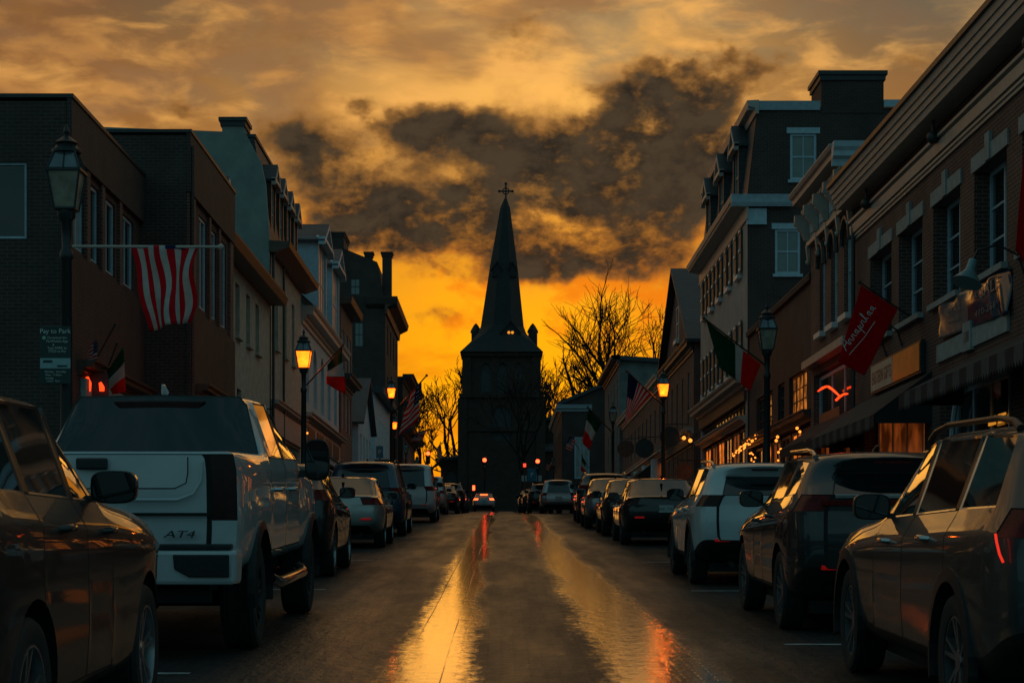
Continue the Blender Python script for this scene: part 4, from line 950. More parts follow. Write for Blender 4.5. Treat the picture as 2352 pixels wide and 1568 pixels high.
def wheel(par, x, y, r, w, side, spokes=5, rim=None, n=36, rr=.68):
    """tyre with tread shoulders, spoked rim, brake disc behind"""
    s = side; rim = rim or ALLOY
    hub = MB(); hub.lathe([(r * .42, -.02), (r * .42, .02)], (x - s * w * .12, y, r), 20, 'x'); h = hub.build('wheel', TRIMK, par, 40)
    t = MB(); hwid = w / 2
    prof = [(r * rr, -hwid * .85), (r * .86, -hwid), (r * .95, -hwid * .93), (r, -hwid * .7), (r * .985, -hwid * .66), (r * .985, -hwid * .58), (r, -hwid * .54), (r, -hwid * .06), (r * .985, -hwid * .02), (r * .985, hwid * .04),
            (r, hwid * .08), (r, hwid * .54), (r * .985, hwid * .58), (r * .985, hwid * .66), (r, hwid * .7), (r * .95, hwid * .93), (r * .86, hwid), (r * rr, hwid * .85)]
    t.lathe(prof, (x, y, r), n, 'x', close=True); t.build('tyre', TYRE, h, 35)
    m = MB(); R = r * rr; o = x + s * hwid
    m.lathe([(R, -hwid * .8), (R, hwid * .9), (R * .955, hwid * .9), (R * .93, hwid * .5), (R * .93, -hwid * .8)], (x, y, r), n, 'x', close=True)
    for k in range(spokes):
        a = 2 * pi * k / spokes + .3
        for d in (-.16, .16):
            c1, c2 = a + d * .9, a + d * 1.15
            def pt(rad, ang, off, dep): return Vector((o - s * dep, y + rad * cos(ang) - off * sin(ang), r + rad * sin(ang) + off * cos(ang)))
            w0, w1 = R * .06, R * .055
            m.hexa([pt(R * .18, c1, -w0, .10), pt(R * .95, c2, -w1, .06), pt(R * .95, c2, w1, .06), pt(R * .18, c1, w0, .10)],
                   [pt(R * .18, c1, -w0, .045), pt(R * .95, c2, -w1 * .8, .02), pt(R * .95, c2, w1 * .8, .02), pt(R * .18, c1, w0, .045)])
    m.lathe([(R * .24, -.03), (R * .24, .02), (R * .16, .035)], (o - s * .07, y, r), 16, 'x')
    m.build('rim', rim, h, 35)
    return h
def mirror_part(par, x, y, z, s, m, w=.24, h=.17, d=.13):
    mb = MB(); n = 10
    prof = [(.45, d), (.8, d * .8), (1., d * .35), (1., 0.), (.93, -.004)]
    k = len(mb.v)
    for a, yy in prof[::-1]:
        for j in range(n * 2):
            t = 2 * pi * j / (n * 2); cx = abs(cos(t)) ** .6 * (1 if cos(t) > 0 else -1); cz = abs(sin(t)) ** .6 * (1 if sin(t) > 0 else -1)
            mb.v.append(Vector((x + s * w / 2 + cx * a * w / 2, y + yy, z + cz * a * h / 2)))
    nn = 2 * n
    for i in range(len(prof) - 1):
        for j in range(nn): j2 = (j + 1) % nn; mb.f.append((k + i * nn + j, k + i * nn + j2, k + (i + 1) * nn + j2, k + (i + 1) * nn + j)); mb.m.append(0)
    e = k + (len(prof) - 1) * nn; mb.f.append(tuple(range(e, e + nn))); mb.m.append(0)
    mb.hexa([(x - s * .07, y + .02, z - h * .42), (x + s * .07, y + .02, z - h * .42), (x + s * .07, y + .08, z - h * .42), (x - s * .07, y + .08, z - h * .42)],
            [(x - s * .05, y + .02, z - h * .25), (x + s * .07, y + .02, z - h * .25), (x + s * .07, y + .08, z - h * .25), (x - s * .05, y + .08, z - h * .25)])
    o = mb.build('mirror', m, par, 50)
    g = MB(); k = 0; g.poly([(x + s * w / 2 + (abs(cos(t)) ** .6) * (1 if cos(t) > 0 else -1) * w * .45, y - .006, z + (abs(sin(t)) ** .6) * (1 if sin(t) > 0 else -1) * h * .45) for t in [2 * pi * j / 20 + .01 for j in range(20)]])
    g.build('mirror_glass', CARGLASS, o)
def make_car(name, label, cat, kind, W_, H, wb, ro, fo, m, belt=(1.02, 1.08), wr=.34, ww=.225, zb=.24, tail=TAIL, clad=False, rails=False, level=2, bfrac=.78,
             lights=True, plate=True, spokes=5, rim=None, chrome=False, group=None, dark_roof=False, wellr=None, spoiler=.10, roofin=.25, bar=False, sh=.5):
    hw = W_ / 2; R, Fw = -ro, wb + fo
    root = thing(name, label, cat, (0, 0, 0), group, local=True)
    lerp = lambda a, b, t: a + (b - a) * t
    def low(y, k, zb_, dz=0.):
        bz = lerp(belt[1], belt[0], max(0, min(1, (y + .4) / (wb + .4)))) + dz
        w = hw * k
        z3 = min(zb_ + .40, bz - .27); z2 = min(zb_ + .15, z3 - .08); z1 = min(zb_, z2 - .06)
        return w, bz, [(0, z1), (w - .10, z1), (w - .02, z2), (w, z3), (w - .006, bz - .15), (w - .095, bz)]
    st = []
    def S_(yl, k, zb_, yu, x6, z6, x7, z7, z8, y8=None, dz=0., endoff=0., tilt=(0, 0, 0, 0)):
        w, bz, L = low(yl, k, zb_, dz)
        rows = [(0, yl + endoff, L[0][1])] + [(L[i][0], yl + (tilt[i - 1] if 0 < i < 5 else 0), L[i][1]) for i in range(1, 6)]
        y8 = yu if y8 is None else y8
        rows += [(x6, yu, z6), (x7, lerp(yu, y8, .4), z7), (0, y8, z8)]
        st.append(rows)
    rt = hw - roofin                                   # half width of the roof
    if kind == 'suv':
        cs = H - .085
        S_(R + .05, .90, zb + .20, R + .44, rt - .06, cs - .10, rt - .16, H - .065, H - .045, R + .44 - spoiler * 2.2, endoff=.25, tilt=(.06, -.02, -.03, .0))
        S_(R + .22, .975, zb + .14, R + .46, rt - .015, cs - .02, rt - .12, H - .03, H, None)
        S_(R + .44, 1., zb, R + .60, rt, cs, rt - .11, H - .02, H + .01)
        S_(.22 - .1 * sh, 1., zb, .20 - .1 * sh, rt + .01, cs + .015, rt - .10, H - .01, H + .02); S_(.32 - .1 * sh, 1., zb, .30 - .1 * sh, rt + .01, cs + .015, rt - .10, H - .01, H + .02)
        S_(wb * .455 - .3 * sh, 1., zb, wb * .44 - .3 * sh, rt + .01, cs + .01, rt - .10, H - .015, H + .015); S_(wb * .485 - .3 * sh, 1., zb, wb * .475 - .3 * sh, rt + .01, cs + .01, rt - .10, H - .015, H + .015)
        S_(wb - .62 - sh, 1., zb, wb - 1.12 - .75 * sh, rt - .02, cs - .03, rt - .13, H - .06, H - .03, wb - 1.05 - .75 * sh); S_(wb - .50 - sh, 1., zb, wb - 1.00 - .75 * sh, rt - .03, cs - .05, rt - .15, H - .09, H - .055, wb - .90 - .75 * sh)
        i_r, i_q, i_p, i_b, i_f = 1, 2, 4, 5, 6
        qs, rd, fd, ws = 2, 4, 6, 8
    else:
        cs = H - .08
        bz = belt[1]
        S_(R + .04, .86, zb + .20, R + .02, hw - .22, bz + .02, hw - .36, bz + .035, bz + .04, None, endoff=.25, tilt=(.05, -.03, -.04, -.02))
        S_(R + .25, .965, zb + .14, R + .22, hw - .19, bz + .03, hw - .34, bz + .05, bz + .055, None)
        S_(R + .62, 1., zb, R + .56, hw - .17, bz + .03, hw - .32, bz + .05, bz + .06, R + .50)
        S_(-.02, 1., zb, .40, rt - .01, cs - .03, rt - .12, H - .045, H - .03, .34)
        S_(.30, 1., zb, .52, rt, cs, rt - .11, H - .025, H - .005)
        S_(wb * .43, 1., zb, wb * .43, rt + .01, cs + .01, rt - .10, H - .01, H + .01); S_(wb * .465, 1., zb, wb * .465, rt + .01, cs + .01, rt - .10, H - .01, H + .01)
        S_(wb - .60 - sh, 1., zb, wb - 1.05 - .6 * sh, rt - .02, cs - .04, rt - .13, H - .06, H - .035, wb - 1.0 - .6 * sh); S_(wb - .48 - sh, 1., zb, wb - .92 - .6 * sh, rt - .03, cs - .06, rt - .15, H - .09, H - .06, wb - .82 - .6 * sh)
        qs, rd, fd, ws = -9, 4, 6, 8
    b0 = belt[0]
    S_(wb - .28 - sh, 1., zb, wb - .26 - sh, hw - .19, b0 + .01, hw * .58, b0 + .06, b0 + .08, wb - .10 - sh)
    S_(wb + .05, 1., zb, wb + .10, hw - .19, b0 - .01, hw * .58, b0 + .03, b0 + .05, wb + .16, dz=-.02)
    S_(wb + .50, .97, zb + .05, wb + .50, hw - .22, b0 - .07, hw * .56, b0 - .045, b0 - .03, None, dz=-.09)
    S_(wb + fo - .12, .84, zb + .14, wb + fo - .16, hw * .66, b0 - .19, hw * .45, b0 - .17, b0 - .16, None, dz=-.21, endoff=-.25)
    nj = len(st) - 1
    def regs(j, r, s):
        sd = {0: 'L', 1: 'R'}.get(s, '')
        if j == 'rear':
            if r == 0: return 'under'
            if r == 1: return 'cladding' if clad else 'bumper'
            if r == 4 and s != 1 and lights: return 'tailL' if s == 0 else 'tailR'
            if r == 5 and kind == 'suv' and s == 1: return 'rear_window'
            if r in (2, 3, 4) and s == 1 and kind == 'suv': return 'hatch'
            return None
        if j == 'front': return 'grille' if r == 3 and s == 1 else ('headlightL' if r == 4 and s == 0 else 'headlightR' if r == 4 and s == 2 else None)
        if r == 0: return 'under'
        if r == 1 and clad: return 'cladding'
        if j == 0 and r == 4 and lights: return 'tail' + sd
        if j == nj - 1 and r == 4: return 'headlight' + sd
        if r == 5 and j in (qs, rd, fd): return {qs: 'quarter_window', rd: 'rear_side_window', fd: 'front_side_window'}[j] + sd
        if r == 5 and j in (3, 5) and kind == 'suv' or r == 5 and j == 5: return 'pillar%d' % j + sd
        if r in (6, 7) and j == ws: return 'windshield'
        if kind == 'sedan' and r in (6, 7) and j == 2: return 'rear_window'
        if r in (2, 3, 4):
            if j in ((3, 4) if kind == 'suv' else (4,)): return 'door_rear' + sd
            if j in (5, 6, 7): return 'door_front' + sd
        return None
    wl = wellr or wr * 1.17
    wells = [(s * (hw - .34), s * (hw + .2), y, wr + .015, wl) for y in (0, wb) for s in (-1, 1)]
    wells = [(min(a, b), max(a, b), y, z, q) for a, b, y, z, q in wells]
    D = solve_car(name, st, regs, hw, wb, wr, wells, None, bfrac, level)
    nm = {'quarter_window': 'side_window', 'rear_side_window': 'side_window', 'front_side_window': 'side_window', 'tail': 'tail_light', 'headlight': 'headlight'}
    doors = {}; made = {}
    for k in sorted(D, key=lambda q: (q.startswith(('ring_', 'gap_')), q)):
        kk = k[:-1] if k[-1] in 'LR' else k
        mm = m; pn = nm.get(kk, kk); par = root
        if k.startswith('ring_'): pn, mm, par = 'window_trim', (CHROME if chrome and 'rear_window' not in k and 'windshield' not in k else TRIMK), made[k[5:]]
        elif k.startswith('gap_'): pn, mm, par = 'panel_gap', GAP, made[k[4:]]
        elif kk.startswith('well'): pn, mm = 'wheel_arch_liner', GAP
        elif kk.startswith('pillar'): pn, mm = 'door_pillar', TRIMK
        elif kk == 'under': pn, mm = 'underbody', GAP
        elif kk == 'cladding': pn, mm = 'lower_cladding', TRIMK
        elif 'window' in kk or kk == 'windshield': mm = CARGLASS
        elif kk == 'tail': mm = tail
        elif kk == 'headlight': mm = HEADL
        elif kk == 'grille': mm = TRIMK
        elif kk.startswith('door'): pn = 'door'
        elif kk == 'hatch': pn = 'tailgate'
        o = made[k] = from_data(pn, D[k], mm, par)
        if kk.startswith('door'): doors[k] = o
    bz = lambda y: lerp(belt[1], belt[0], max(0, min(1, (y + .4) / (wb + .4))))
    for k, o in doors.items():
        s = -1 if k[-1] == 'L' else 1; y = wb * .16 + .14 if 'rear' in k else wb * .56
        mb = MB(); z = bz(y) - .155; x = s * (hw + .012)
        mb.tube([(x - s * .03, y - .10, z), (x + s * .012, y - .08, z + .005), (x + s * .016, y + .03, z + .005), (x - s * .02, y + .10, z)], [.014, .019, .019, .014], 8)
        mb.build('door_handle', CHROME if chrome else m, o, 50)
    for s in (-1, 1):
        mirror_part(root, s * (hw - .08), wb - .70 - sh, bz(wb - .7) + .09, s, m if not clad else TRIMK)
        for y in (0, wb): wheel(root, s * (hw - ww / 2 - .015), y, wr, ww, s, spokes, rim, 28 if level < 2 else 40)
        if clad:
            for y in (0, wb):
                mb = MB(); n = 18
                for i in range(n):
                    t0, t1 = radians(-18 + 216 * i / n), radians(-18 + 216 * (i + 1) / n)
                    q = lambda t, rd, x: Vector((s * x, y + rd * cos(t), wr + .015 + rd * sin(t)))
                    mb.hexa([q(t0, wl - .012, hw - .05), q(t1, wl - .012, hw - .05), q(t1, wl - .012, hw + .012), q(t0, wl - .012, hw + .012)],
                            [q(t0, wl + .065, hw - .05), q(t1, wl + .065, hw - .05), q(t1, wl + .065, hw + .004), q(t0, wl + .065, hw + .004)])
                mb.build('wheel_arch_cladding', TRIMK, root, 60)
        if rails:
            mb = MB(); x = s * (rt - .05)
            mb.tube([(x, -.35, H - .05), (x, -.22, H - .005), (x, .1, H + .022), (x, wb * .42, H + .018), (x, wb - 1.55, H - .015), (x, wb - 1.40, H - .07)], [.026, .020, .018, .018, .020, .026], 8); mb.build('roof_rail', rails, root, 60)
        mb = MB(); z = zb + .36; y = R + (.03 if kind == 'suv' else .01)
        mb.box(min(s * hw * .50, s * hw * .72), max(s * hw * .50, s * hw * .72), y - .03, y + .06, z - .02, z + .02); mb.build('reflector', REFL, root, bevel=.006)
    if plate:
        z = .80 if kind == 'suv' else belt[1] - .22; y = R - (.02 if kind == 'suv' else .0)
        mb = MB(); mb.box(-.155, .155, y - .045, y + .06, z - .078, z + .078); p = mb.build('number_plate', PLATE, root, bevel=.004)
        text('4AK 7162', 'plate_number', .085, TRIMD, p, (0, y - .0455, z - .005), (1, 0, 0), (0, 0, 1), .001)
    mb = MB(); mb.tube([(0, .25, H), (0, .17, H + .05), (0, .10, H + .06)], [.035, .02, .008], 8); mb.build('antenna_fin', TRIMK if not dark_roof else m, root, 50)
    mb = MB(); mb.box(-.17, .17, R + (.32 if kind == 'suv' else .62), R + (.36 if kind == 'suv' else .66), H - (.105 if kind == 'suv' else .40), H - (.085 if kind == 'suv' else .375)); mb.build('high_brake_light', tail, root)
    if bar:
        mb = MB(); z = belt[1] - .075; mb.box(-hw * .72, hw * .72, R - .005, R + .04, z - .025, z + .025); mb.build('light_bar', tail, root, bevel=.006)
        mb = MB(); mb.box(-hw * .60, hw * .60, R - .012, R + .04, z + .040, z + .075); mb.build('badge_strip', CHROME, root, bevel=.004)
    mb = MB(); mb.box(-hw * .75, hw * .75, R + .35, wb + fo - .4, zb - .06, zb + .05)
    for y in (0, wb): mb.tube([(-hw + .2, y, wr), (hw - .2, y, wr)], .05, 8)
    for x in (-.45, .45): mb.tube([(x, R + .06, zb + .04), (x, R + .5, zb + .06)], .04, 10)
    mb.build('chassis', GAP, root)
    return root
PITCH = atan(.0413)
def put(c, x, y, rz=0.):
    g = .0413 if y < 78 else .028
    c.location = (x, y, gz(y) + .006); c.rotation_euler = (atan(g), 0, rz); return c
PK_R = 'cars parked along the right kerb'; PK_L = 'cars parked along the left kerb'
near_l = make_car('crossover', 'dark graphite crossover cut off by the lower left corner, its roofline falling to the mirror', 'car', 'suv', 1.94, 1.79, 2.82, .95, .92, PG, belt=(1.21, 1.32), wr=.38, sh=.6, tail=TAIL, group=PK_L, spokes=5, chrome=False)
put(near_l, -3.0, 8.75)
near_r = make_car('crossover', 'taupe crossover cut off by the lower right corner, with roof rails and chrome edged windows', 'car', 'suv', 1.9, 1.68, 3.25, 1.08, .9, PR, belt=(1.07, 1.22), wr=.37, clad=True, rails=TRIMK, group=PK_R, spokes=5, chrome=True)
put(near_r, 3.40, 10.95)
mb = MB(); mb.tube([(-.925, -.93, 1.09), (-.925, -.955, 1.05), (-.915, -.975, .99), (-.90, -.99, .95)], .007, 6); mb.build('tail_light_strip', BRAKED, near_r)
blk = make_car('black_suv', 'glossy black sport utility with a full width red light bar across its tail', 'car', 'suv', 1.9, 1.62, 2.74, .93, .9, PK, belt=(1.05, 1.24), wr=.36, rails=CHROME, group=PK_R, tail=TAIL, bar=True)
put(blk, 3.48, 18.35)
jeep = make_car('white_suv', 'white sport utility with black lower cladding and smoked tail lights, parked between the black ones', 'car', 'suv', 1.88, 1.60, 2.71, .9, .88, PW, belt=(1.05, 1.18), wr=.365, clad=True, rails=CHROME, group=PK_R, tail=TAILDK, plate=False)
put(jeep, 3.42, 26.5)
b_ = text('4x4', 'badge', .10, TRIMK, jeep, (.42, -.975, .70), (1, 0, 0), (0, 0, 1), .008)
sed = make_car('black_sedan', 'black sedan with a pale number plate, next up the hill from the white sport utility', 'car', 'sedan', 1.84, 1.43, 2.85, 1.05, .85, PK, belt=(.92, 1.0), wr=.335, group=PK_R, tail=TAILDK, chrome=True)
put(sed, 3.46, 42.9)
sed2 = make_car('silver_sedan', 'pale champagne sedan with triangular red tail lights behind the black car on the left', 'car', 'sedan', 1.82, 1.46, 2.8, 1.05, .9, PT, belt=(.94, 1.03), wr=.33, group=PK_L, tail=TAIL, bfrac=.64)
put(sed2, -3.28, 41.)
sml = dup(sed, (0, 0, 0), 'small dark grey sedan tucked just ahead of the black sedan with the plate', PK_R, {'paint_black': PN}); put(sml, 3.42, 50.0)
slv = dup(sed2, (0, 0, 0), 'silver sedan fourth from the white sport utility going up the hill', PK_R, {'paint_champagne': PS}); put(slv, 3.28, 57.2)
dk = dup(blk, (0, 0, 0), 'dark grey sport utility standing tall ahead of the silver sedan on the right', PK_R, {'paint_black': PN}); put(dk, 3.4, 65.5)
lb = dup(blk, (0, 0, 0), 'black sport utility between the white pickup and the champagne sedan', PK_L, {}); put(lb, -3.32, 28.6)
big = make_car('blue_suv', 'large dark blue sport utility with a wide dark rear window, behind the champagne sedan', 'car', 'suv', 2.0, 1.85, 2.95, 1.1, .95, PB, belt=(1.12, 1.2), wr=.39, group=PK_L, tail=TAIL, rails=TRIMK, level=1)
put(big, -3.36, 49.8)
tah = make_car('white_suv', 'tall boxy white sport utility with slim upright tail lights, farther up on the left', 'car', 'suv', 2.02, 1.93, 2.95, 1.1, .95, PW, belt=(1.14, 1.2), wr=.39, group=PK_L, tail=TAIL, level=1, bfrac=.8, roofin=.2)
put(tah, -3.15, 66.)
s87 = dup(tah, (0, 0, 0), 'silver sport utility half hidden beyond the tall white one on the left', PK_L, {'paint_white': PS}); put(s87, -3.34, 87.); s87.scale = (.95, .9, .87)
mini = make_car('silver_minivan', 'silver minivan with a pale plate, alone ahead of a gap on the right', 'car', 'suv', 1.86, 1.70, 2.9, 1.0, .95, PS, belt=(1.0, 1.05), wr=.34, group=PK_R, tail=TAIL, level=1)
put(mini, 2.84, 100.)
for i, (x, y, src, sw, lab) in enumerate([(2.35, 108, jeep, {'paint_white': PK}, 'dark sport utility just ahead of the silver minivan on the right'), (2.1, 116, sed, {}, 'dark sedan second beyond the silver minivan on the right'),
                                     (1.95, 125, sed, {'paint_black': PN}, 'dark low sedan last in the right hand row by the church'), (-3.0, 98, sed, {}, 'dark car glinting red beyond the silver sport utility on the left'),
                                     (-2.9, 108, blk, {}, 'second dark car of the far left row, below the red signal'), (-2.9, 119, sed, {'paint_black': PG}, 'last dark car of the far left row, farthest from the camera')]):
    c = dup(src, (0, 0, 0), lab, PK_R if x > 0 else PK_L, sw); put(c, x, y)
mov = dup(sed2, (0, 0, 0), 'white car in the middle of the road with its brake lights glowing red', None, {'paint_champagne': PW, 'tail_light_red': BRAKE}); put(mov, -1.45, 164.); mov.scale = (1, 1, 1.05)
del mov['group']
mb = MB(); mb.box(-.3, .3, -.52, -.44, 1.26, 1.36); mb.build('high_brake_light', BRAKE, mov)
# ---- the white pickup
def make_truck():
    hw, wb, R, H, bt, wr = 1.0, 4.3, -1.25, 2.13, 1.56, .43
    root = thing('white_pickup', 'big white crew cab pickup with tall mirrors, tailgate facing the camera', 'pickup', (0, 0, 0), PK_L, local=True)
    st = []; zb = .60
    def L(yl, k, zb_, yu, x6, z6, x7, z7, z8, y8=None, b=bt, endoff=0., t=(0, 0, 0, 0)):
        w = hw * k
        st.append([(0, yl + endoff, zb_), (w - .10, yl + t[0], zb_), (w - .015, yl + t[1], zb_ + .16), (w, yl + t[2], zb_ + .44), (w - .01, yl + t[3], b - .12), (w - .035, yl, b), (x6, yu, z6), (x7, yu if y8 is None else yu + (y8 - yu) * .4, z7), (0, yu if y8 is None else y8, z8)])
    fl = dict()
    L(R + .05, .965, zb + .02, R + .06, hw - .12, bt + .02, hw - .22, bt + .015, bt + .02, None, endoff=.2, t=(0, -.03, -.03, -.01))
    L(R + .22, 1., zb, R + .24, hw - .10, bt + .03, hw - .22, bt + .02, bt + .025)
    L(.55, 1., zb, .50, hw - .10, bt + .03, hw - .22, bt + .02, bt + .025)
    L(.84, 1., zb, .78, hw - .12, bt + .03, hw - .24, bt + .025, bt + .03)
    L(.90, .985, zb, 1.06, hw - .25, H - .12, hw - .31, H - .045, H - .03, 1.03)
    L(1.14, .985, zb, 1.26, hw - .23, H - .09, hw - .29, H - .03, H - .012)
    L(2.02, .985, zb, 2.02, hw - .22, H - .08, hw - .28, H - .02, H - .004); L(2.14, .985, zb, 2.14, hw - .22, H - .08, hw - .28, H - .02, H - .004)
    L(3.16, .985, zb, 2.72, hw - .26, H - .15, hw - .38, H - .06, H - .03, 2.78); L(3.26, .985, zb, 2.84, hw - .28, H - .19, hw - .40, H - .09, H - .05, 2.94)
    L(3.50, 1., zb, 3.50, hw - .12, bt - .06, hw * .6, bt, bt + .02, 3.62, b=bt - .10)
    L(4.2, 1., zb, 4.2, hw - .12, bt - .09, hw * .6, bt - .03, bt, None, b=bt - .13)
    L(4.9, .99, zb, 4.9, hw - .14, bt - .12, hw * .6, bt - .07, bt - .04, None, b=bt - .17)
    L(5.15, .93, zb, 5.1, hw - .2, bt - .2, hw * .5, bt - .16, bt - .14, None, b=bt - .25, endoff=-.2)
    nj = len(st) - 1
    def regs(j, r, s):
        sd = {0: 'L', 1: 'R'}.get(s, '')
        if j == 'rear':
            if r == 0: return 'under'
            if r in (3, 4) and s != 1: return 'tailL' if s == 0 else 'tailR'
            if r in (2, 3, 4) and s == 1: return 'gate'
            return None
        if j == 'front': return None
        if r == 0: return 'under'
        if r == 5 and j in (5, 7): return ('rear_side_window' if j == 5 else 'front_side_window') + sd
        if r == 5 and j == 6: return 'pillar' + sd
        if r in (6, 7) and j == 9: return 'windshield'
        if r in (6, 7) and j == 3: return 'rear_window'
        if r in (6, 7) and j in (0, 1): return 'deck'
        if r in (2, 3, 4) and j in (4, 5): return 'door_rear' + sd
        if r in (2, 3, 4) and j in (6, 7, 8): return 'door_front' + sd
        return None
    wells = [(min(s * (hw - .38), s * (hw + .2)), max(s * (hw - .38), s * (hw + .2)), y, wr + .03, .52) for y in (0, wb) for s in (-1, 1)]
    D = solve_car('truck', st, regs, hw, wb, wr, wells, None, .80, 2, .8, -.008)
    mp = {'body': ('body', PW), 'under': ('underbody', GAP), 'windshield': ('windshield', CARGLASS), 'rear_window': ('rear_window', CARGLASS),
          'gate': ('tailgate', PW), 'tail': ('tail_light', TAILDK), 'rear_side_window': ('side_window', CARGLASS), 'front_side_window': ('side_window', CARGLASS), 'door_rear': ('door', PW), 'door_front': ('door', PW), 'deck': ('bed_cover', TRIMK), 'pillar': ('door_pillar', TRIMK)}
    made = {}
    for k in sorted(D, key=lambda q: (q.startswith(('ring_', 'gap_')), q)):
        kk = k[:-1] if k[-1] in 'LR' else k
        if k.startswith('ring_'): from_data('window_trim', D[k], TRIMK, made[k[5:]]); continue
        if k.startswith('gap_'): from_data('panel_gap', D[k], GAP, made[k[4:]]); continue
        pn, mm = ('wheel_arch_liner', GAP) if kk.startswith('well') else mp[kk]
        o = made[k] = from_data(pn, D[k], mm, root)
        if kk.startswith('door'):
            s = -1 if k[-1] == 'L' else 1; y = 1.25 if 'rear' in k else 2.4
            mb = MB(); x = s * (hw + .005); mb.tube([(x - s * .03, y - .12, 1.28), (x + s * .02, y - .10, 1.285), (x + s * .022, y + .05, 1.285), (x - s * .02, y + .12, 1.28)], [.018, .022, .022, .018], 8); mb.build('door_handle', CHROME, o, 50)
        if kk == 'gate':
            y = R - .025
            mb = MB(); mb.tube([(-.60, y - .002, 1.30), (.50, y - .002, 1.30), (.585, y - .002, 1.34), (.60, y - .002, 1.42), (.60, y - .002, 1.535)], .005, 6); mb.build('gate_seam', GAP, o)
            mb = MB(); mb.tube([(-.70, y + .004, 1.215), (.52, y + .004, 1.215), (.64, y + .004, 1.26), (.70, y + .004, 1.36), (.71, y + .004, 1.50)], .013, 8); mb.build('gate_crease', PW, o, 60)
            mb = MB(); mb.box(-.24, .0, y - .010, y + .02, 1.44, 1.53); mb.build('gate_handle', TRIMK, o, bevel=.02)
            mb = MB(); mb.box(-.76, .76, y - .004, y + .02, 1.095, 1.118); mb.build('gate_groove', GAP, o)
            text('AT4', 'badge', .075, TRIMK, o, (.53, y - .012, .955), (1, 0, 0), (0, 0, 1), .008, shear=.25, width=.24)
    mb = MB(); y = R
    mb.hexa([(-.96, y - .12, .58), (.96, y - .12, .58), (.98, y + .12, .58), (-.98, y + .12, .58)], [(-.98, y - .14, .84), (.98, y - .14, .84), (.995, y + .12, .84), (-.995, y + .12, .84)]); bp = mb.build('rear_bumper', PW, root, bevel=.03)
    mb = MB(); mb.box(-.93, .93, y - .125, y + .02, .843, .885); mb.build('bumper_step_pad', TRIMK, bp, bevel=.008)
    for s in (-1, 1):
        a, b = sorted((s * .56, s * .93)); mb = MB(); k = .09 * s
        q = [(s * .50, .81), (s * .92, .81), (s * .92, .64), (s * .62, .64), (s * .51, .70)]
        mb.prism(Fr((0, y - .13, 0), (1, 0, 0), (0, -1, 0)), q, -.03, .018); mb.build('bumper_corner_step', TRIMK, bp, bevel=.01)
        for yy in (0, wb):
            wheel(root, s * (hw - .155), yy, wr, .28, s, 6, TRIMD, 40, .60)
            mb = MB(); n = 18
            for i in range(n):
                t0, t1 = radians(-10 + 200 * i / n), radians(-10 + 200 * (i + 1) / n)
                qq = lambda t, rd, x: Vector((s * x, yy + rd * cos(t), wr + .03 + rd * sin(t)))
                mb.hexa([qq(t0, .508, hw - .05), qq(t1, .508, hw - .05), qq(t1, .508, hw + .03), qq(t0, .508, hw + .03)], [qq(t0, .575, hw - .05), qq(t1, .575, hw - .05), qq(t1, .575, hw + .012), qq(t0, .575, hw + .012)])
            mb.build('wheel_arch_flare', TRIMK, root, 60)
        mb = MB(); mb.tube([(s * (hw - .04), .95, .52), (s * (hw + .02), 1.1, .48), (s * (hw + .02), 3.1, .48), (s * (hw - .04), 3.3, .52)], .05, 8); mb.build('running_board', CHROME, root, 60)
        mirror_part(root, s * (hw + .05), 3.02, 1.56, s, TRIMK, .24, .40, .16)
    mb = MB(); mb.prism(Fr((0, 1.04, 0), (1, 0, 0), (0, -1, 0)), [(-.40, H - .085), (.40, H - .085), (.34, H - .155), (-.34, H - .155)], -.12, .055); mb.build('high_brake_light', TAILDK, root, bevel=.012)
    mb = MB(); mb.box(-.045, .045, R - .05, R + .5, .46, .56); mb.box(-.7, .7, -.9, 4.6, .50, .65); mb.tube([(-.8, 0, wr), (.8, 0, wr)], .09, 10); mb.lathe([(.17, -.16), (.17, .16)], (0, 0, wr), 14, 'y'); mb.box(-.75, .75, R + .05, R + .15, .44, .54); mb.build('chassis', GAP, root)
    mb = MB(); mb.tube([(0, 1.3, H), (0, 1.22, H + .05), (0, 1.16, H + .06)], [.035, .02, .008], 8); mb.build('antenna_fin', PW, root, 50)
    return root
tr = put(make_truck(), -2.95, 16.25)
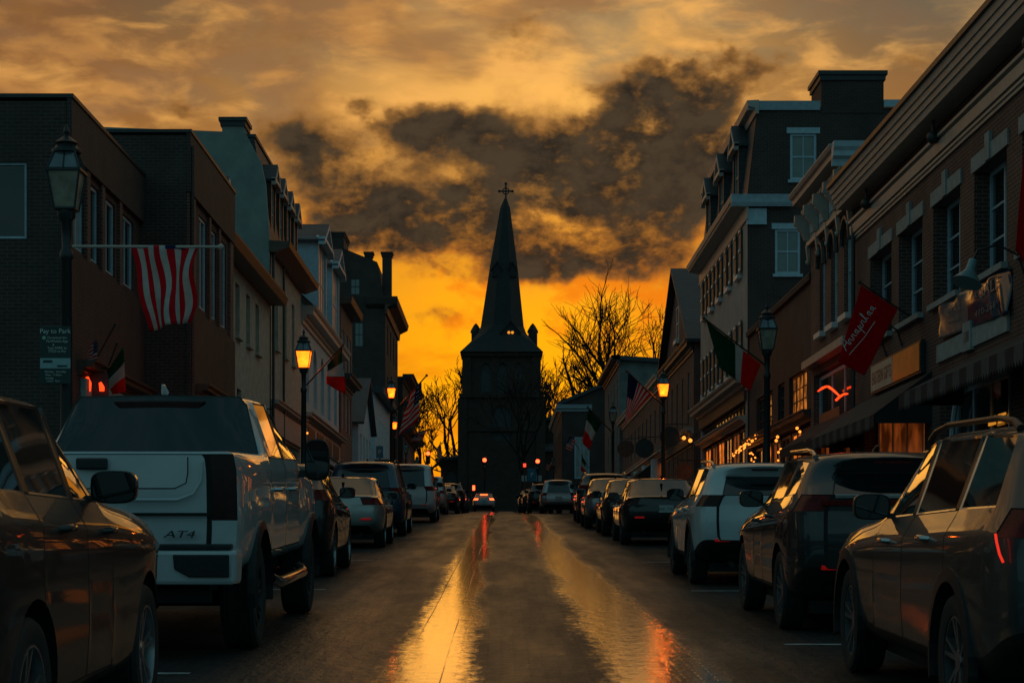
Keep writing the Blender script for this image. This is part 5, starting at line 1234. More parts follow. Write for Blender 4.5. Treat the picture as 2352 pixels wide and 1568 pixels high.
# ------------------------------------------------------------------ lamps, flags, signs, signals
def lamp(name, label, x, y, h, lit, sc=1., group='colonial street lamps along the pavements'):
    g = gz(y) + .12
    root = thing(name, label, 'street lamp', (x, y, g), group, local=True)
    mb = MB(); mb.lathe([(.17, 0), (.17, .12), (.13, .2), (.13, .5), (.10, .62), (.075, .7), (.058, h - .55), (.075, h - .53), (.075, h - .47), (.05, h - .42), (.06, h - .12), (.10, h - .08), (.10, h)], n=14); mb.build('pole', IRON, root, 50)
    R0, R1, H1, H2 = .155 * sc, .245 * sc, .40 * sc, .62 * sc; q = pi / 4; z = h
    mb = MB()
    mb.lathe([(.10, z - .1), (R0 * .7, z - .02), (R0 * 1.05, z), (R0 * 1.05, z + .02)], n=4, rot=q)
    for k in range(4):
        a = q + k * pi / 2
        mb.tube([(R0 * cos(a), R0 * sin(a), z), (R1 * cos(a), R1 * sin(a), z + H1)], .012 * sc, 6)
    fr_ = mb.build('lantern_frame', IRON, root)
    mb = MB(); mb.lathe([(R1 * 1.10, z + H1), (R1 * 1.10, z + H1 + .03), (R1 * .98, z + H1 + .035)], n=4, rot=q); mb.build('lantern_rim', IRON, root)
    mb = MB(); mb.lathe([(R0 * .96, z + .02), (R1 * .96, z + H1 - .003)], n=4, rot=q); mb.build('lantern_glass', LAMPLIT if lit else LAMPOFF, root)
    if lit:
        ld = bpy.data.lights.new('lamp_flame', 'POINT'); ld.energy = 32 * sc; ld.color = (1., .22, .02); ld.shadow_soft_size = .09
        lo_ = bpy.data.objects.new('lamp_flame', ld); COL.objects.link(lo_); lo_.parent = root; lo_.location = (0, 0, h + .2)
    mb = MB(); mb.lathe([(R1 * .97, z + H1 + .036), (R1 * .60, z + H2)], n=4, rot=q); mb.build('lantern_hood', LAMPTOP, root)
    mb = MB()
    for k in range(4):
        a = q + k * pi / 2; mb.tube([(R1 * cos(a), R1 * sin(a), z + H1 + .03), (R1 * .62 * cos(a), R1 * .62 * sin(a), z + H2)], .014 * sc, 6)
        a = k * pi / 2; r = .71; mb.tube([(R1 * r * cos(a), R1 * r * sin(a), z + H1 + .04), (R1 * r * .62 * cos(a), R1 * r * .62 * sin(a), z + H2)], .009 * sc, 6)
    mb.build('hood_ribs', IRON, root)
    mb = MB(); mb.lathe([(R1 * .66, z + H2), (R1 * .66, z + H2 + .03), (R1 * .52, z + H2 + .05), (R1 * .40, z + H2 + .10), (R1 * .52, z + H2 + .105), (R1 * .2, z + H2 + .17), (.02, z + H2 + .18), (.02, z + H2 + .20), (.035, z + H2 + .225), (.03, z + H2 + .25), (.008, z + H2 + .31)], n=16); mb.build('finial', IRON, root, 40)
    return root
lamp('street_lamp', 'unlit lamp carrying the striped flag on a level pole and the parking sign', -4.72, 21.6, 4.18, False, 1.)
lamp('street_lamp', 'glowing lamp before the cream stucco houses with a tricolour flag on its post', -4.6, 46.3, 3.86, True, .98)
lamp('street_lamp', 'glowing lamp before the tall brick hotel with a dark striped flag on its post', -4.6, 83.2, 4.75, True)
lamp('street_lamp', 'small glowing lamp set lower, just right of the tall brick hotel', -5.7, 106., 4.35, True, .9)
lamp('street_lamp', 'unlit lamp on the right before the low brown brick shop', 5.2, 39, 3.8, False, 1.)
lamp('street_lamp', 'glowing lamp on the right before the slate roofed gable with a striped flag', 5.2, 64, 3.95, True, 1.)
lamp('street_lamp', 'dim lamp on the right with a folded tricolour flag, beyond the glowing one', 5.2, 93, 4.2, False, 1.)
lamp('street_lamp', 'pale lamp far up on the right just before the church steps', 4.7, 180, 4.0, False, 1.)
lamp('street_lamp', 'thin dark lamp silhouetted on the glowing sky left of the church, nearest of its row', -7.2, 150, 4.3, False, 1.)
lamp('street_lamp', 'dark lamp silhouetted on the glowing sky left of the church, middle of its row', -7.0, 165, 3.6, False, 1.05)
lamp('street_lamp', 'small bright lamp glowing beside the red signal left of the church', -6.6, 176, 3.5, True, .95)
def cloth(par, P, cfun, mats, nu=26, nv=26, amp=.05, waves=2.2, ph=0., nm='cloth', sag=0., fold=0.):
    """P(s,t): flag surface, s along the fly, t down the hoist"""
    mb = MB()
    pts = {}
    for i in range(nu + 1):
        for j in range(nv + 1):
            s, t = i / nu, j / nv
            p = Vector(P(s, t)); w = amp * (.25 + .75 * s) * sin(2 * pi * waves * (s * .55 + t * .45) + ph) + amp * .5 * sin(2 * pi * (1.3 * t - .7 * s) + ph * 2)
            pts[i, j] = p + Vector((w * .35, w, -sag * sin(pi * s) * t - abs(w) * .2))
    k = len(mb.v)
    for i in range(nu + 1):
        for j in range(nv + 1): mb.v.append(pts[i, j])
    for i in range(nu):
        for j in range(nv):
            q = k + i * (nv + 1) + j
            mb.f.append((q, q + 1, q + nv + 2, q + nv + 1)); mb.m.append(cfun((i + .5) / nu, (j + .5) / nv))
    o = mb.build(nm, mats, par, 80)
    so_ = o.modifiers.new('thick', 'SOLIDIFY'); so_.thickness = .006
    return o
def bil(a, b, c, d):   # a hoist top, b fly top, c fly bottom, d hoist bottom
    a, b, c, d = map(Vector, (a, b, c, d))
    return lambda s, t: a * (1 - s) * (1 - t) + b * s * (1 - t) + c * s * t + d * (1 - s) * t
def pole(par, p, q, r=.018, m=None):
    p, q = Vector(p), Vector(q)
    mb = MB(); mb.tube([p, p + (q - p) * .99], [r, r * .85], 8); mb.ball(q, r * 1.9, 8); mb.build('flagpole', m or TRIMC, par, 50)
STRIPES = [FLAGR, FLAGW, FLAGB]
def us(s, t):      # s along the fly, t across the stripes
    if s < .4 and t < .54: return 1 if (int(s * 24) % 3 == 1 and int(t * 26) % 3 == 1) else 2
    return int(t * 13) % 2
TRI = [FLAGG, FLAGW, FLAGO]
# big flag hung from a level pole: the stripes run down
f = thing('flag', 'large red and white striped flag hanging straight down from a level pole on the left', 'flag', W(300, 565, 21.6), 'flags along the street')
pole(f, W(166, 566, 21.6), W(506, 567, 21.6), .017)
a, b = W(300, 564, 21.6), W(452, 563, 21.6); c, d = W(443, 738, 21.6), W(338, 757, 21.6)
def hung(s, t):
    x = a + (b - a) * s; y = d + (c - d) * s
    p = x * (1 - t) + y * t
    fold = max(0, (s - .62)) * t
    return p + Vector((-.28 * fold * sin(pi * min(1, (s - .62) / .38 + .02)), .10 * sin(s * 9.) * t, 0))
cloth(f, hung, lambda s, t: (2 if t < .05 and .55 < s < .8 else int((s * 1.02) * 10.2 + .15) % 2), STRIPES, 60, 22, .045, 2.6)
# small flags on the left shop front
f = thing('flag', 'small striped flag drooping from a slanted pole above the red lit shop on the left', 'flag', W(205, 830, 41), 'flags along the street')
pole(f, W(190, 880, 41.0), W(265, 745, 39.6), .016, IRON)
cloth(f, bil(W(222, 780, 40), W(205, 795, 40), W(196, 838, 40.2), W(226, 835, 40.2)), us, STRIPES, 20, 26, .03, 2)
f = thing('flag', 'green white and orange flag with its tip up before the left brick block', 'flag', W(265, 850, 41), 'flags along the street')
pole(f, W(225, 905, 42), W(268, 790, 40.8), .016, IRON)
cloth(f, bil(W(283, 797, 41), W(237, 868, 41.4), W(258, 905, 41.4), W(289, 900, 41)), lambda s, t: int(t * 2.99), TRI, 20, 24, .03, 1.4)
f = thing('flag', 'green white and red tricolour on the glowing lamp post by the cream houses', 'flag', W(715, 880, 46.2), 'flags along the street')
pole(f, W(704, 884, 46.3), W(788, 792, 45.2), .018, WOOD)
cloth(f, bil(W(752, 838, 45.8), W(787, 795, 45.3), W(793, 905, 45.6), W(749, 880, 45.9)), lambda s, t: int(min(.999, t * 1.05) * 3), TRI, 20, 24, .04, 1.2)
f = thing('flag', 'dark striped flag flying backlit on the post of the lamp by the brick hotel', 'flag', W(905, 950, 83), 'flags along the street')
pole(f, W(900, 952, 83.2), W(980, 862, 82), .03, IRON)
def gath(s, t):
    p = bil(W(968, 876, 82.2), W(948, 898, 82.5), W(912, 1003, 82.9), W(966, 935, 82.4))(s, t); return p
cloth(f, bil(W(968, 876, 82.2), W(940, 908, 82.5), W(915, 1004, 82.9), W(962, 960, 82.4)), us, STRIPES, 22, 26, .09, 2)
f = thing('flag', 'small dark drooping flag silhouetted on the sky left of the church', 'flag', W(950, 1000, 150), 'flags along the street')
pole(f, W(944, 1000, 150), W(984, 985, 149), .03, IRON)
cloth(f, bil(W(946, 998, 150), W(982, 987, 149), W(966, 1012, 149.5), W(945, 1014, 150)), us, STRIPES, 14, 14, .12, 1.5)
# right side
f = thing('flag', 'large green white and red flag slung from the unlit lamp before the white house', 'flag', W(1757, 835, 39), 'flags along the street')
pole(f, W(1757, 838, 39), W(1616, 730, 37.8), .018, WOOD)
cloth(f, bil(W(1622, 736, 37.9), W(1690, 790, 38.4), W(1748, 832, 38.9), W(1722, 893, 38.8)), lambda s, t: 0, TRI, 2, 2, 0, nm='flag_sleeve') if False else None
def irish(s, t):   # the tricolour hangs from the pole: t runs down the pole, s away from it
    top = W(1622, 737, 37.9) * (1 - t) + W(1747, 836, 38.9) * t
    bot = W(1652, 842, 38.2) * (1 - t) + W(1722, 897, 38.8) * t
    return top * (1 - s) + bot * s
cloth(f, irish, lambda s, t: 0 if t < .52 else (1 if t < .68 else 2), TRI, 24, 40, .035, 1.3)
f = thing('flag', 'striped flag with a blue corner on the glowing lamp at the right', 'flag', W(1515, 925, 64), 'flags along the street')
pole(f, W(1522, 930, 64), W(1440, 852, 63), .03, WOOD)
def us2(s, t):
    top = W(1443, 855, 63) * (1 - t) + W(1496, 905, 63.7) * t
    bot = W(1436, 975, 63.2) * (1 - t) + W(1441, 965, 63.5) * t
    return top * (1 - s) + bot * s
cloth(f, us2, lambda s, t: (2 if t < .42 and s < .45 else int(t * 13) % 2), STRIPES, 24, 39, .07, 1.3)
f = thing('flag', 'green white and orange flag folded on the dim lamp at the right', 'flag', W(1400, 1000, 93), 'flags along the street')
pole(f, W(1404, 990, 93), W(1350, 935, 92), .03, WOOD)
def ir3(s, t):
    top = W(1352, 938, 92) * (1 - t) + W(1380, 970, 92.6) * t
    bot = W(1338, 1010, 92.2) * (1 - t) + W(1352, 1035, 92.5) * t
    return top * (1 - s) + bot * s
cloth(f, ir3, lambda s, t: int(s * 2.99), TRI, 20, 16, .12, 1.1)
f = thing('flag', 'small faded striped flag far up on the right near the church', 'flag', W(1318, 1010, 140), 'flags along the street')
pole(f, W(1330, 1030, 140), W(1306, 1000, 139), .03, WOOD)
cloth(f, bil(W(1308, 1002, 139), W(1324, 1012, 139.6), W(1312, 1036, 139.5), W(1298, 1030, 139)), us, STRIPES, 14, 16, .1, 1.2)
f = thing('flag', 'tiny striped flag beside the red signal at the top of the street', 'flag', W(1268, 1060, 178), 'flags along the street')
pole(f, W(1280, 1085, 178), W(1262, 1050, 177), .03, WOOD)
cloth(f, bil(W(1263, 1052, 177), W(1270, 1064, 177.5), W(1258, 1082, 177.5), W(1252, 1076, 177)), us, STRIPES, 12, 13, .1, 1.2)
# red shop flag with white script
f = thing('shop_flag', 'dark red flag with white slanting script on a pole from the near brick shop', 'flag', W(2112, 742, 41.5), 'flags along the street')
A, B_, C_, D_ = W(1978, 655, 40), W(2062, 710, 40.7), W(1985, 862, 40.6), W(1925, 830, 40.1)
pole(f, W(2116, 744, 42.4), W(1974, 648, 39.9), .02, IRON)
c_ = cloth(f, bil(A, B_, C_, D_), lambda s, t: 0, [FLAGR], 24, 30, .035, 1.4)
u = (W(1945, 805, 40.0) - W(2010, 712, 40.1)).normalized(); v = (W(2060, 770, 40.2) - W(1930, 740, 40)).normalized()
U_ = (W(2008, 712, 39.9) - W(1944, 806, 39.9)).normalized(); V_ = Vector((0, -1, 0)).cross(U_); O_ = W(1944, 806, 39.86)
script = [[(.0, .0), (.06, .10), (.12, .22), (.15, .16), (.14, .02), (.17, .0)], [(.05, .07), (.15, .09)]]
x_ = .17
for ch in 'nnapolis':
    if ch in 'no': script.append([(x_, .0), (x_ + .02, .08), (x_ + .055, .085), (x_ + .06, .02), (x_ + .085, .0)])
    elif ch == 'p': script.append([(x_, .0), (x_ + .03, .09), (x_ + .0, -.10), (x_ + .03, .08), (x_ + .07, .06), (x_ + .04, .0), (x_ + .09, .0)])
    elif ch == 'l': script.append([(x_, .0), (x_ + .05, .16), (x_ + .035, .19), (x_ + .02, .05), (x_ + .06, .0)])
    else: script.append([(x_ + .05, .08), (x_ + .01, .06), (x_ + .02, .0), (x_ + .055, .03), (x_ + .06, .085), (x_ + .06, .0), (x_ + .09, .0)])
    x_ += .105
mb = MB()
for st_ in script: mb.tube([O_ + U_ * (a_ * 1.05) + V_ * b_ * 1.1 for a_, b_ in st_], .011, 5)
mb.build('flag_script', SIGNW, f)
mb = MB(); mb.tube([W(1950, 815, 39.9), W(1985, 775, 39.9), W(2010, 738, 39.92)], .008, 6); mb.build('script_underline', SIGNW, f)
f = thing('shop_flag', 'dark red flag cut off by the right edge of the picture', 'flag', W(2350, 450, 30), 'flags along the street')
pole(f, W(2420, 610, 31), W(2352, 330, 29), .02, IRON)
cloth(f, bil(W(2352, 350, 29), W(2390, 480, 29.8), W(2365, 620, 29.8), W(2333, 575, 29.2)), lambda s, t: 0, [FLAGR], 16, 20, .03, 1.3)
# banner, boards, sign lamps on the near right shop
BANN = mat('banner_vinyl_blue', (.016, .05, .085), .14, spec=.8, var=.3, nscale=3); BANG = mat('banner_vinyl_grey', (.16, .20, .20), .2, spec=.8, var=.2)
bn = thing('sale_banner', 'creased shiny blue and grey vinyl sale banner under the near right windows', 'banner', (8.4, 35.7, 5.9))
mb = MB(); nu, nv = 60, 14; frb = street(8.5)
for i in range(nu + 1):
    for j in range(nv + 1):
        s, t = i / nu, j / nv; y = 38.3 + (33.1 - 38.3) * s; z = 5.56 + .68 * t - .10 * s * (1 - t) - .05 * s
        en = max(0, (s - .72) / .28); st_ = max(0, (.10 - s) / .10)
        d = .07 + .014 * sin(9 * s + 2 * t) + .05 * en * sin(34 * (s + .10 * t)) + .015 * st_ * sin(9 * t + 20 * s) + .03 * max(0, t - .72) / .28 * sin(26 * s) + .02 * exp(-((s - .55) * 9) ** 2 - ((t - .55) * 5) ** 2)
        mb.v.append(frb.p(y, z, d))
for i in range(nu):
    for j in range(nv):
        q = i * (nv + 1) + j; mb.f.append((q, q + 1, q + nv + 2, q + nv + 1)); mb.m.append(0 if i > nu * .42 else 1)
o = mb.build('banner_sheet', [BANN, BANG], bn, 60); o.modifiers.new('t', 'SOLIDIFY').thickness = .004
BLET = mat('banner_letters', (.16, .20, .22), .4, var=.1)
for tx, sz, y, z, w in (('SALE', .30, 34.3, 6.0, 1.35), ('410-266', .17, 34.6, 5.66, 1.5), ('FOR', .16, 35.4, 6.0, .4), ('RETAIL', .26, 37.1, 5.98, 1.3), ('OFFICE', .12, 37.1, 5.78, .9)):
    text(tx, 'banner_text', sz, BLET, bn, frb.p(y, z, .100), (0, -1, 0), (0, 0, 1), .002, width=w)
SC = mat('sign_cream', (.58, .52, .40), .5, var=.12); SO = mat('sign_sunset_reflection', (.75, .13, .008), .3, var=.3, nscale=2); SL = mat('sign_red_letters', (.35, .06, .01), .5)  # orange panel: sunset reflection put into the base colour
sg = thing('shop_sign', 'long cream sign board with painted sunset reflection over the striped awning on the right', 'sign', (8.45, 42.6, 5.4))
mb = MB(); mb.fbox(frb, 39.9, 45.25, 5.08, 5.75, .02, .10); mb.build('board_frame', SIGNG, sg)
mb = MB(); mb.fbox(frb, 42.72, 45.18, 5.13, 5.70, .101, .12); mb.build('cream_panel', SC, sg); mb = MB(); mb.fbox(frb, 39.97, 42.68, 5.13, 5.70, .101, .12); mb.build('sunset_reflection_panel', SO, sg)
text('EASTERN', 'sign_text', .40, SL, sg, frb.p(44.38, 5.40, .122), (0, -1, 0), (0, 0, 1), .003, width=1.30); text('GIFTS', 'sign_text', .40, SL, sg, frb.p(43.22, 5.40, .122), (0, -1, 0), (0, 0, 1), .003, width=.82)
SHADE = mat('sign_lamp_enamel', (.20, .34, .36), .3, var=.1)
def gooseneck(y, z, label, r=.17, out=.75):
    t = thing('sign_lamp', label, 'sign lamp', (8.5, y, z), 'gooseneck sign lamps on the near brick shop')
    mb = MB(); mb.tube([frb.p(y, z - .1, 0), frb.p(y, z + .25, .12), frb.p(y, z + .42, out * .5), frb.p(y, z + .33, out * .86), frb.p(y, z + .16, out * .95)], .02, 8); mb.build('arm', IRON, t, 50)
    c = frb.p(y, z, out); ax = Vector((-.35, -.25, -1)).normalized(); top = frb.p(y, z + .17, out * .94)
    mb = MB(); mb.tube([top, top + ax * r * .8, top + ax * r * 1.05, top + ax * r * 1.9], [r * .32, r * .36, r * .5, r * 1.15], 20, cap=True); mb.build('shade', SHADE, t, 40)
gooseneck(43.9, 5.9, 'teal sign lamp over the cream board, the one nearer the red flag'); gooseneck(42.2, 5.95, 'teal sign lamp over the cream board, the one nearer the banner'); gooseneck(32.3, 6.0, 'large teal sign lamp at the right edge beside the sale banner', .22, .9)
# shop neon, string lights, small hanging signs
nz = thing('neon_sign', 'arched red neon strip in the bracketed shop window on the right', 'neon sign', (8.4, 51, 5.7))
fr5 = street(8.5); mb = MB()
for seg in ([(1879, 898), (1889, 891), (1899, 887)], [(1903, 888), (1912, 894), (1922, 903), (1929, 910)], [(1921, 918), (1930, 910), (1938, 905), (1947, 904)]):
    mb.tube([W(x, y, 8.36 * F / (x - VX)) for x, y in seg], [.018, .032, .026] if len(seg) == 3 else [.034, .03, .026, .018], 6)
mb.build('neon_tube', NEON, nz); mb = MB(); mb.fbox(fr5, 49.8, 52.9, 4.95, 5.2, .01, .05); mb.build('backing', TRIMD, nz)
def string(label, pts, n, X, jit=.1, r=.035):
    t = thing('string_lights', label, 'string lights', pts[0])
    mb = MB(); mb.tube(pts, .008, 5); mb.build('wire', IRON, t)
    for i in range(n):
        k = i / max(1, n - 1) * (len(pts) - 1); a = min(int(k), len(pts) - 2); p = Vector(pts[a]).lerp(Vector(pts[a + 1]), k - a)
        mb = MB(); mb.ball(p + Vector((rnd.uniform(-.1, .02), rnd.uniform(-jit, jit), rnd.uniform(-jit, jit * .6))), r * .8 * rnd.uniform(.7, 1.2), 6); mb.build('bulb', BULB, t)
string('dense cluster of warm bulbs over the shop window behind the white sport utility', [fr5.p(71.6, 5.20, .14), fr5.p(69, 5.26, .14), fr5.p(66.8, 5.36, .14), fr5.p(64.6, 5.46, .14)], 40, 8.5, .11, .04)
string('short drop of warm bulbs hanging inside the dark shop window', [fr5.p(66.6, 5.0, .12), fr5.p(66.2, 4.8, .12), fr5.p(65.6, 4.6, .12)], 9, 8.5, .12, .035)
string('sparse warm bulbs in the red lit doorway left of the green awning', [fr5.p(60.6, 5.1, .1), fr5.p(59.8, 4.75, .1), fr5.p(60.0, 4.35, .1)], 5, 8.5, .10, .055)
string('row of warm bulbs in the shop window under the dark green awning', [fr5.p(54.4, 4.9, .35), fr5.p(53.6, 4.45, .1), fr5.p(52.0, 4.6, .1)], 9, 8.5, .1, .05)
string('scatter of tiny bulbs in the doorway near the right hand crossover', [fr5.p(38.3, 3.3, .05), fr5.p(38.0, 2.9, .05), fr5.p(38.2, 2.5, .05)], 12, 8.5, .12, .02)
string('strand of tiny bulbs glowing by the brick hotel corner shop', [W(705, 975, 54), W(700, 1000, 54), W(705, 1015, 54)], 8, -8, .2, .035)
def hanging(label, X, y, z, r, m):
    t = thing('hanging_sign', label, 'hanging sign', (X, y, z))
    mb = MB(); mb.lathe([(r, -.04), (r, .04)], (X, y, z), 24, 'y'); mb.build('board', m, t, 40)
    s = 1 if X > 0 else -1; mb = MB(); mb.tube([(s * 8.5, y, z + r + .1), (X - s * r * .7, y, z + r + .1)], .02, 6); mb.tube([(X, y, z + r + .1), (X, y, z + r - .02)], .012, 6); mb.build('bracket', IRON, t)
hanging('small round dark sign hanging from the wooden shop on the right', 7.7, 84, 5.15, .36, WOOD); hanging('dark oval shop sign hanging above the round one on the right', 7.6, 90, 7.0, .45, TRIMD)
hanging('dark round plaque hanging under the left lamp near the cream houses', -7.5, 62.5, 5.6, .4, TRIMD)
hanging('dark square edged round sign hanging low beyond the dim right lamp', 7.5, 104.5, 7.3, .5, TRIMD); hanging('brown round sign hanging over the pale awning far up the right side', 7.3, 117, 8.0, .5, WOOD)
for lab, (xa, ya), (xb, yb), Y, cols in (('small tricolour flag hanging near the white trimmed gable by the church', (1352, 1075), (1336, 1045), 150, TRI), ('tiny striped flag low on the left row before the lamps by the church', (1000, 1040), (1012, 1016), 140, STRIPES)):
    f = thing('flag', lab, 'flag', W(xa, ya, Y), 'flags along the street'); pole(f, W(xa, ya, Y), W(xb, yb, Y - .6), .03, WOOD)
    sg_ = 1 if xa > 1152 else -1; p0, p1 = W(xb, yb + 3, Y - .6), W(xa * .6 + xb * .4, ya * .6 + yb * .4, Y - .3)
    cloth(f, bil(p0, p1, p1 + Vector((0, .1, -.9)), p0 + Vector((-.1 * sg_, 0, -1.0))), (lambda s, t: int(t * 2.99)) if cols is TRI else us, cols, 14, 26, .08, 1.2)
for i, (y, z) in enumerate(((86.5, 6.6), (89.5, 6.9), (93., 7.05))):
    t = thing('wall_lamp', ('small wall lamp nearest the corner on the wooden shop', 'small wall lamp in the middle of the wooden shop front', 'small wall lamp farthest along the wooden shop front')[i], 'wall lamp', (8.3, y, z), 'wall lamps on the wooden shop')
    mb = MB(); mb.ball((8.2, y, z), .09, 8); mb.build('lamp_globe', BULB, t); mb = MB(); mb.tube([(8.5, y, z + .25), (8.2, y, z + .3), (8.2, y, z + .12)], .025, 6); mb.build('bracket', IRON, t)
# red lit windows of the left shop and the red pair further up
for lab, pts in (('tall red and orange neon flame in the shop behind the white pickup', [(200, 865), (204, 880), (203, 898)]), ('short red neon flame right of the tall one behind the white pickup', [(230, 878), (234, 890), (234, 898)])):
    t = thing('neon_sign', lab, 'neon sign', W(*pts[0], 40.5)); mb = MB(); mb.tube([W(x, y, 40.6) for x, y in pts], [.03, .055, .05], 8); mb.build('neon_tube', NEON, t); mb = MB(); p = W(*pts[1], 40.85); mb.box(p.x - .15, p.x + .12, p.y, p.y + .08, p.z - .3, p.z + .3); mb.build('backing', TRIMD, t)
# parking sign on the near left lamp
ps = thing('parking_sign', 'dark green pay to park sign with a pale band on the near left lamp', 'sign', W(127, 815, 21.5))
fp = facing(21.45); q = W(127, 815, 21.45); X0, Z0 = q.x, q.z
mb = MB(); mb.fbox(fp, X0 - .165, X0 + .165, Z0 - .31, Z0 + .31, -.012, .0); mb.build('sign_plate', SIGNG, ps, bevel=.004)
mb = MB(); mb.fbox(fp, X0 - .163, X0 + .163, Z0 - .145, Z0 - .035, .001, .004); mb.build('pale_band', mat('sign_pale_band', (.26, .42, .42), .5, var=.1), ps)
mb = MB(); mb.lathe([(.02, 0), (.02, .004)], (X0 - .12, 21.446, Z0 + .185), 12, 'y'); mb.build('dot', mat('sign_dot', (.3, .5, .3), .5), ps)
for tx, sz, dx_, dz_ in (('Pay to Park', .072, 0, .255), ('Download the', .036, .02, .185), ('ParkMobile App', .036, .02, .148), ('&', .036, -.02, .11), ('Text PARK to', .036, .02, .075), ('77223 to Pay', .036, .02, .04), ('Monday - Saturday', .03, 0, -.18), ('10am - 7:30pm', .03, -.02, -.215), ('Sunday', .03, -.06, -.25), ('noon - 7pm', .03, -.02, -.28)):
    text(tx, 'sign_text', sz, SIGNW, ps, (X0 + dx_, 21.447, Z0 + dz_), (1, 0, 0), (0, 0, 1), .001)
mb = MB(); mb.fbox(fp, X0 - .13, X0 - .03, Z0 - .085, Z0 - .055, .0045, .006); mb.fbox(fp, X0 + .02, X0 + .13, Z0 - .13, Z0 - .11, .0045, .006); mb.build('emblem', SIGNG, ps)
# blue handicapped and other small roadside signs
def post_sign(label, p, w, h, m, glyph=None):
    t = thing('road_sign', label, 'road sign', (p.x, p.y, gz(p.y)))
    mb = MB(); mb.tube([(p.x, p.y + .04, gz(p.y)), (p.x, p.y + .04, p.z + h * .55)], .03, 6); mb.build('post', IRON, t)
    mb = MB(); mb.box(p.x - w / 2, p.x + w / 2, p.y - .02, p.y, p.z - h / 2, p.z + h / 2); pl = mb.build('sign_plate', m, t)
    if glyph: text(glyph, 'sign_text', h * .5, SIGNW, pl, (p.x, p.y - .022, p.z), (1, 0, 0), (0, 0, 1), .002)
SBL = mat('sign_blue', (.02, .16, .24), .5)
post_sign('small blue and white post sign left of the church row of lamps', W(872, 1038, 90), .32, .55, SBL, 'P'); post_sign('pale blue post sign at the top of the street under the signals', W(1222, 1090, 172), .8, 1.1, SBL, 'P')
post_sign('small white post sign left of the blue one at the street top', W(1204, 1098, 171.5), .45, .5, PLATE); post_sign('small white post sign right of the blue one at the street top', W(1238, 1098, 171.2), .45, .5, PLATE)
# traffic signals
def signal(label, x, y, Y, red=True, r=.17, post=True):
    p = W(x, y, Y); t = thing('traffic_signal', label, 'traffic signal', (p.x, p.y, gz(Y)), 'traffic signals at the top of the street')
    mb = MB(); mb.box(p.x - .19, p.x + .19, Y + .02, Y + .24, p.z - .85, p.z + .25); mb.build('housing', IRON, t, bevel=.03)
    for i, dz_ in enumerate((0, -.31, -.62)):
        mb = MB(); mb.lathe([(r, 0), (r * .8, -.05), (.02, -.07)], (p.x, Y + .019, p.z + dz_), 16, 'y'); mb.build('lens', REDLIT if i == 0 else GLASS, t, 40)
        mb = MB(); n = 10; rr = r + .02
        for k in range(n):
            t0, t1 = pi * k / n, pi * (k + 1) / n; q = lambda t_, yy, r_: (p.x + r_ * cos(t_), yy, p.z + dz_ + r_ * sin(t_))
            mb.hexa([q(t0, Y + .018, rr), q(t1, Y + .018, rr), q(t1, Y - .16, rr), q(t0, Y - .16, rr)], [q(t0, Y + .018, rr + .012), q(t1, Y + .018, rr + .012), q(t1, Y - .16, rr + .012), q(t0, Y - .16, rr + .012)])
        mb.build('visor', IRON, t)
    mb = MB(); mb.tube([(p.x, Y + .32, gz(Y)), (p.x, Y + .32, p.z + .3)], .06, 8); mb.build('post', IRON, t)
signal('red traffic signal in the middle before the church wall', 1113, 1056, 172); signal('red traffic signal right of the middle before the church wall', 1235, 1059, 170); signal('red traffic signal at the left against the glowing sky', 983, 1041, 166)
# pedestrian signal glow
t = thing('pedestrian_signal', 'small red hand signal between the two red lights by the church', 'pedestrian signal', W(1205, 1068, 170)); p = W(1205, 1068, 170)
mb = MB(); mb.box(p.x - .22, p.x + .22, p.y, p.y + .2, p.z - .22, p.z + .22); mb.build('housing', IRON, t); mb = MB(); mb.box(p.x - .12, p.x + .12, p.y - .02, p.y - .001, p.z - .15, p.z + .15); mb.build('lens', emit('hand_signal', (1., .05, .02), 2.), t); mb = MB(); mb.tube([(p.x, p.y + .1, gz(170)), (p.x, p.y + .1, p.z - .2)], .05, 6); mb.build('post', IRON, t)
p = W(1088, 1120, 168); t = thing('pedestrian_signal', 'small red hand signal low, left above the white moving car', 'pedestrian signal', p)
mb = MB(); mb.box(p.x - .2, p.x + .2, p.y, p.y + .2, p.z - .25, p.z + .25); mb.build('housing', IRON, t); mb = MB(); mb.box(p.x - .1, p.x + .1, p.y - .02, p.y - .001, p.z - .2, p.z + .2); mb.build('lens', REDLIT, t); mb = MB(); mb.tube([(p.x, p.y + .1, gz(168)), (p.x, p.y + .1, p.z - .2)], .05, 6); mb.build('post', IRON, t)
# ------------------------------------------------------------------ sky, sun, camera
SUN_AZ, SUN_EL = radians(-3.), radians(3.)        # azimuth from +Y towards +X
wd = bpy.data.worlds.new('World'); S.world = wd; wd.use_nodes = True
nt = wd.node_tree; bg = nt.nodes['Background']
tc = nt.nodes.new('ShaderNodeTexCoord')
sp = nt.nodes.new('ShaderNodeSeparateXYZ'); nt.links.new(tc.outputs['Generated'], sp.inputs[0])
dx, dy, dz = (G(nt, sp.outputs[i]) for i in range(3))
az = dx.f('ARCTAN2', dy); el = dz.f('ARCSINE')
n1 = noise(nt, tc.outputs['Generated'], 16, 4, .6) - .5
n2 = noise(nt, tc.outputs['Generated'], 19.3, 4, .6) - .5
wa = az + n1 * .06; we = el + n2 * .04
def blob(x, y, rx, ry, a=1.):
    u, v = atan((x - VX) / F), atan((HY - y) / F)
    p = (wa - u) * (F / rx); q = (we - v) * (F / ry)
    return ((p * p + q * q) * -1).f('EXPONENT') * a
dark = None
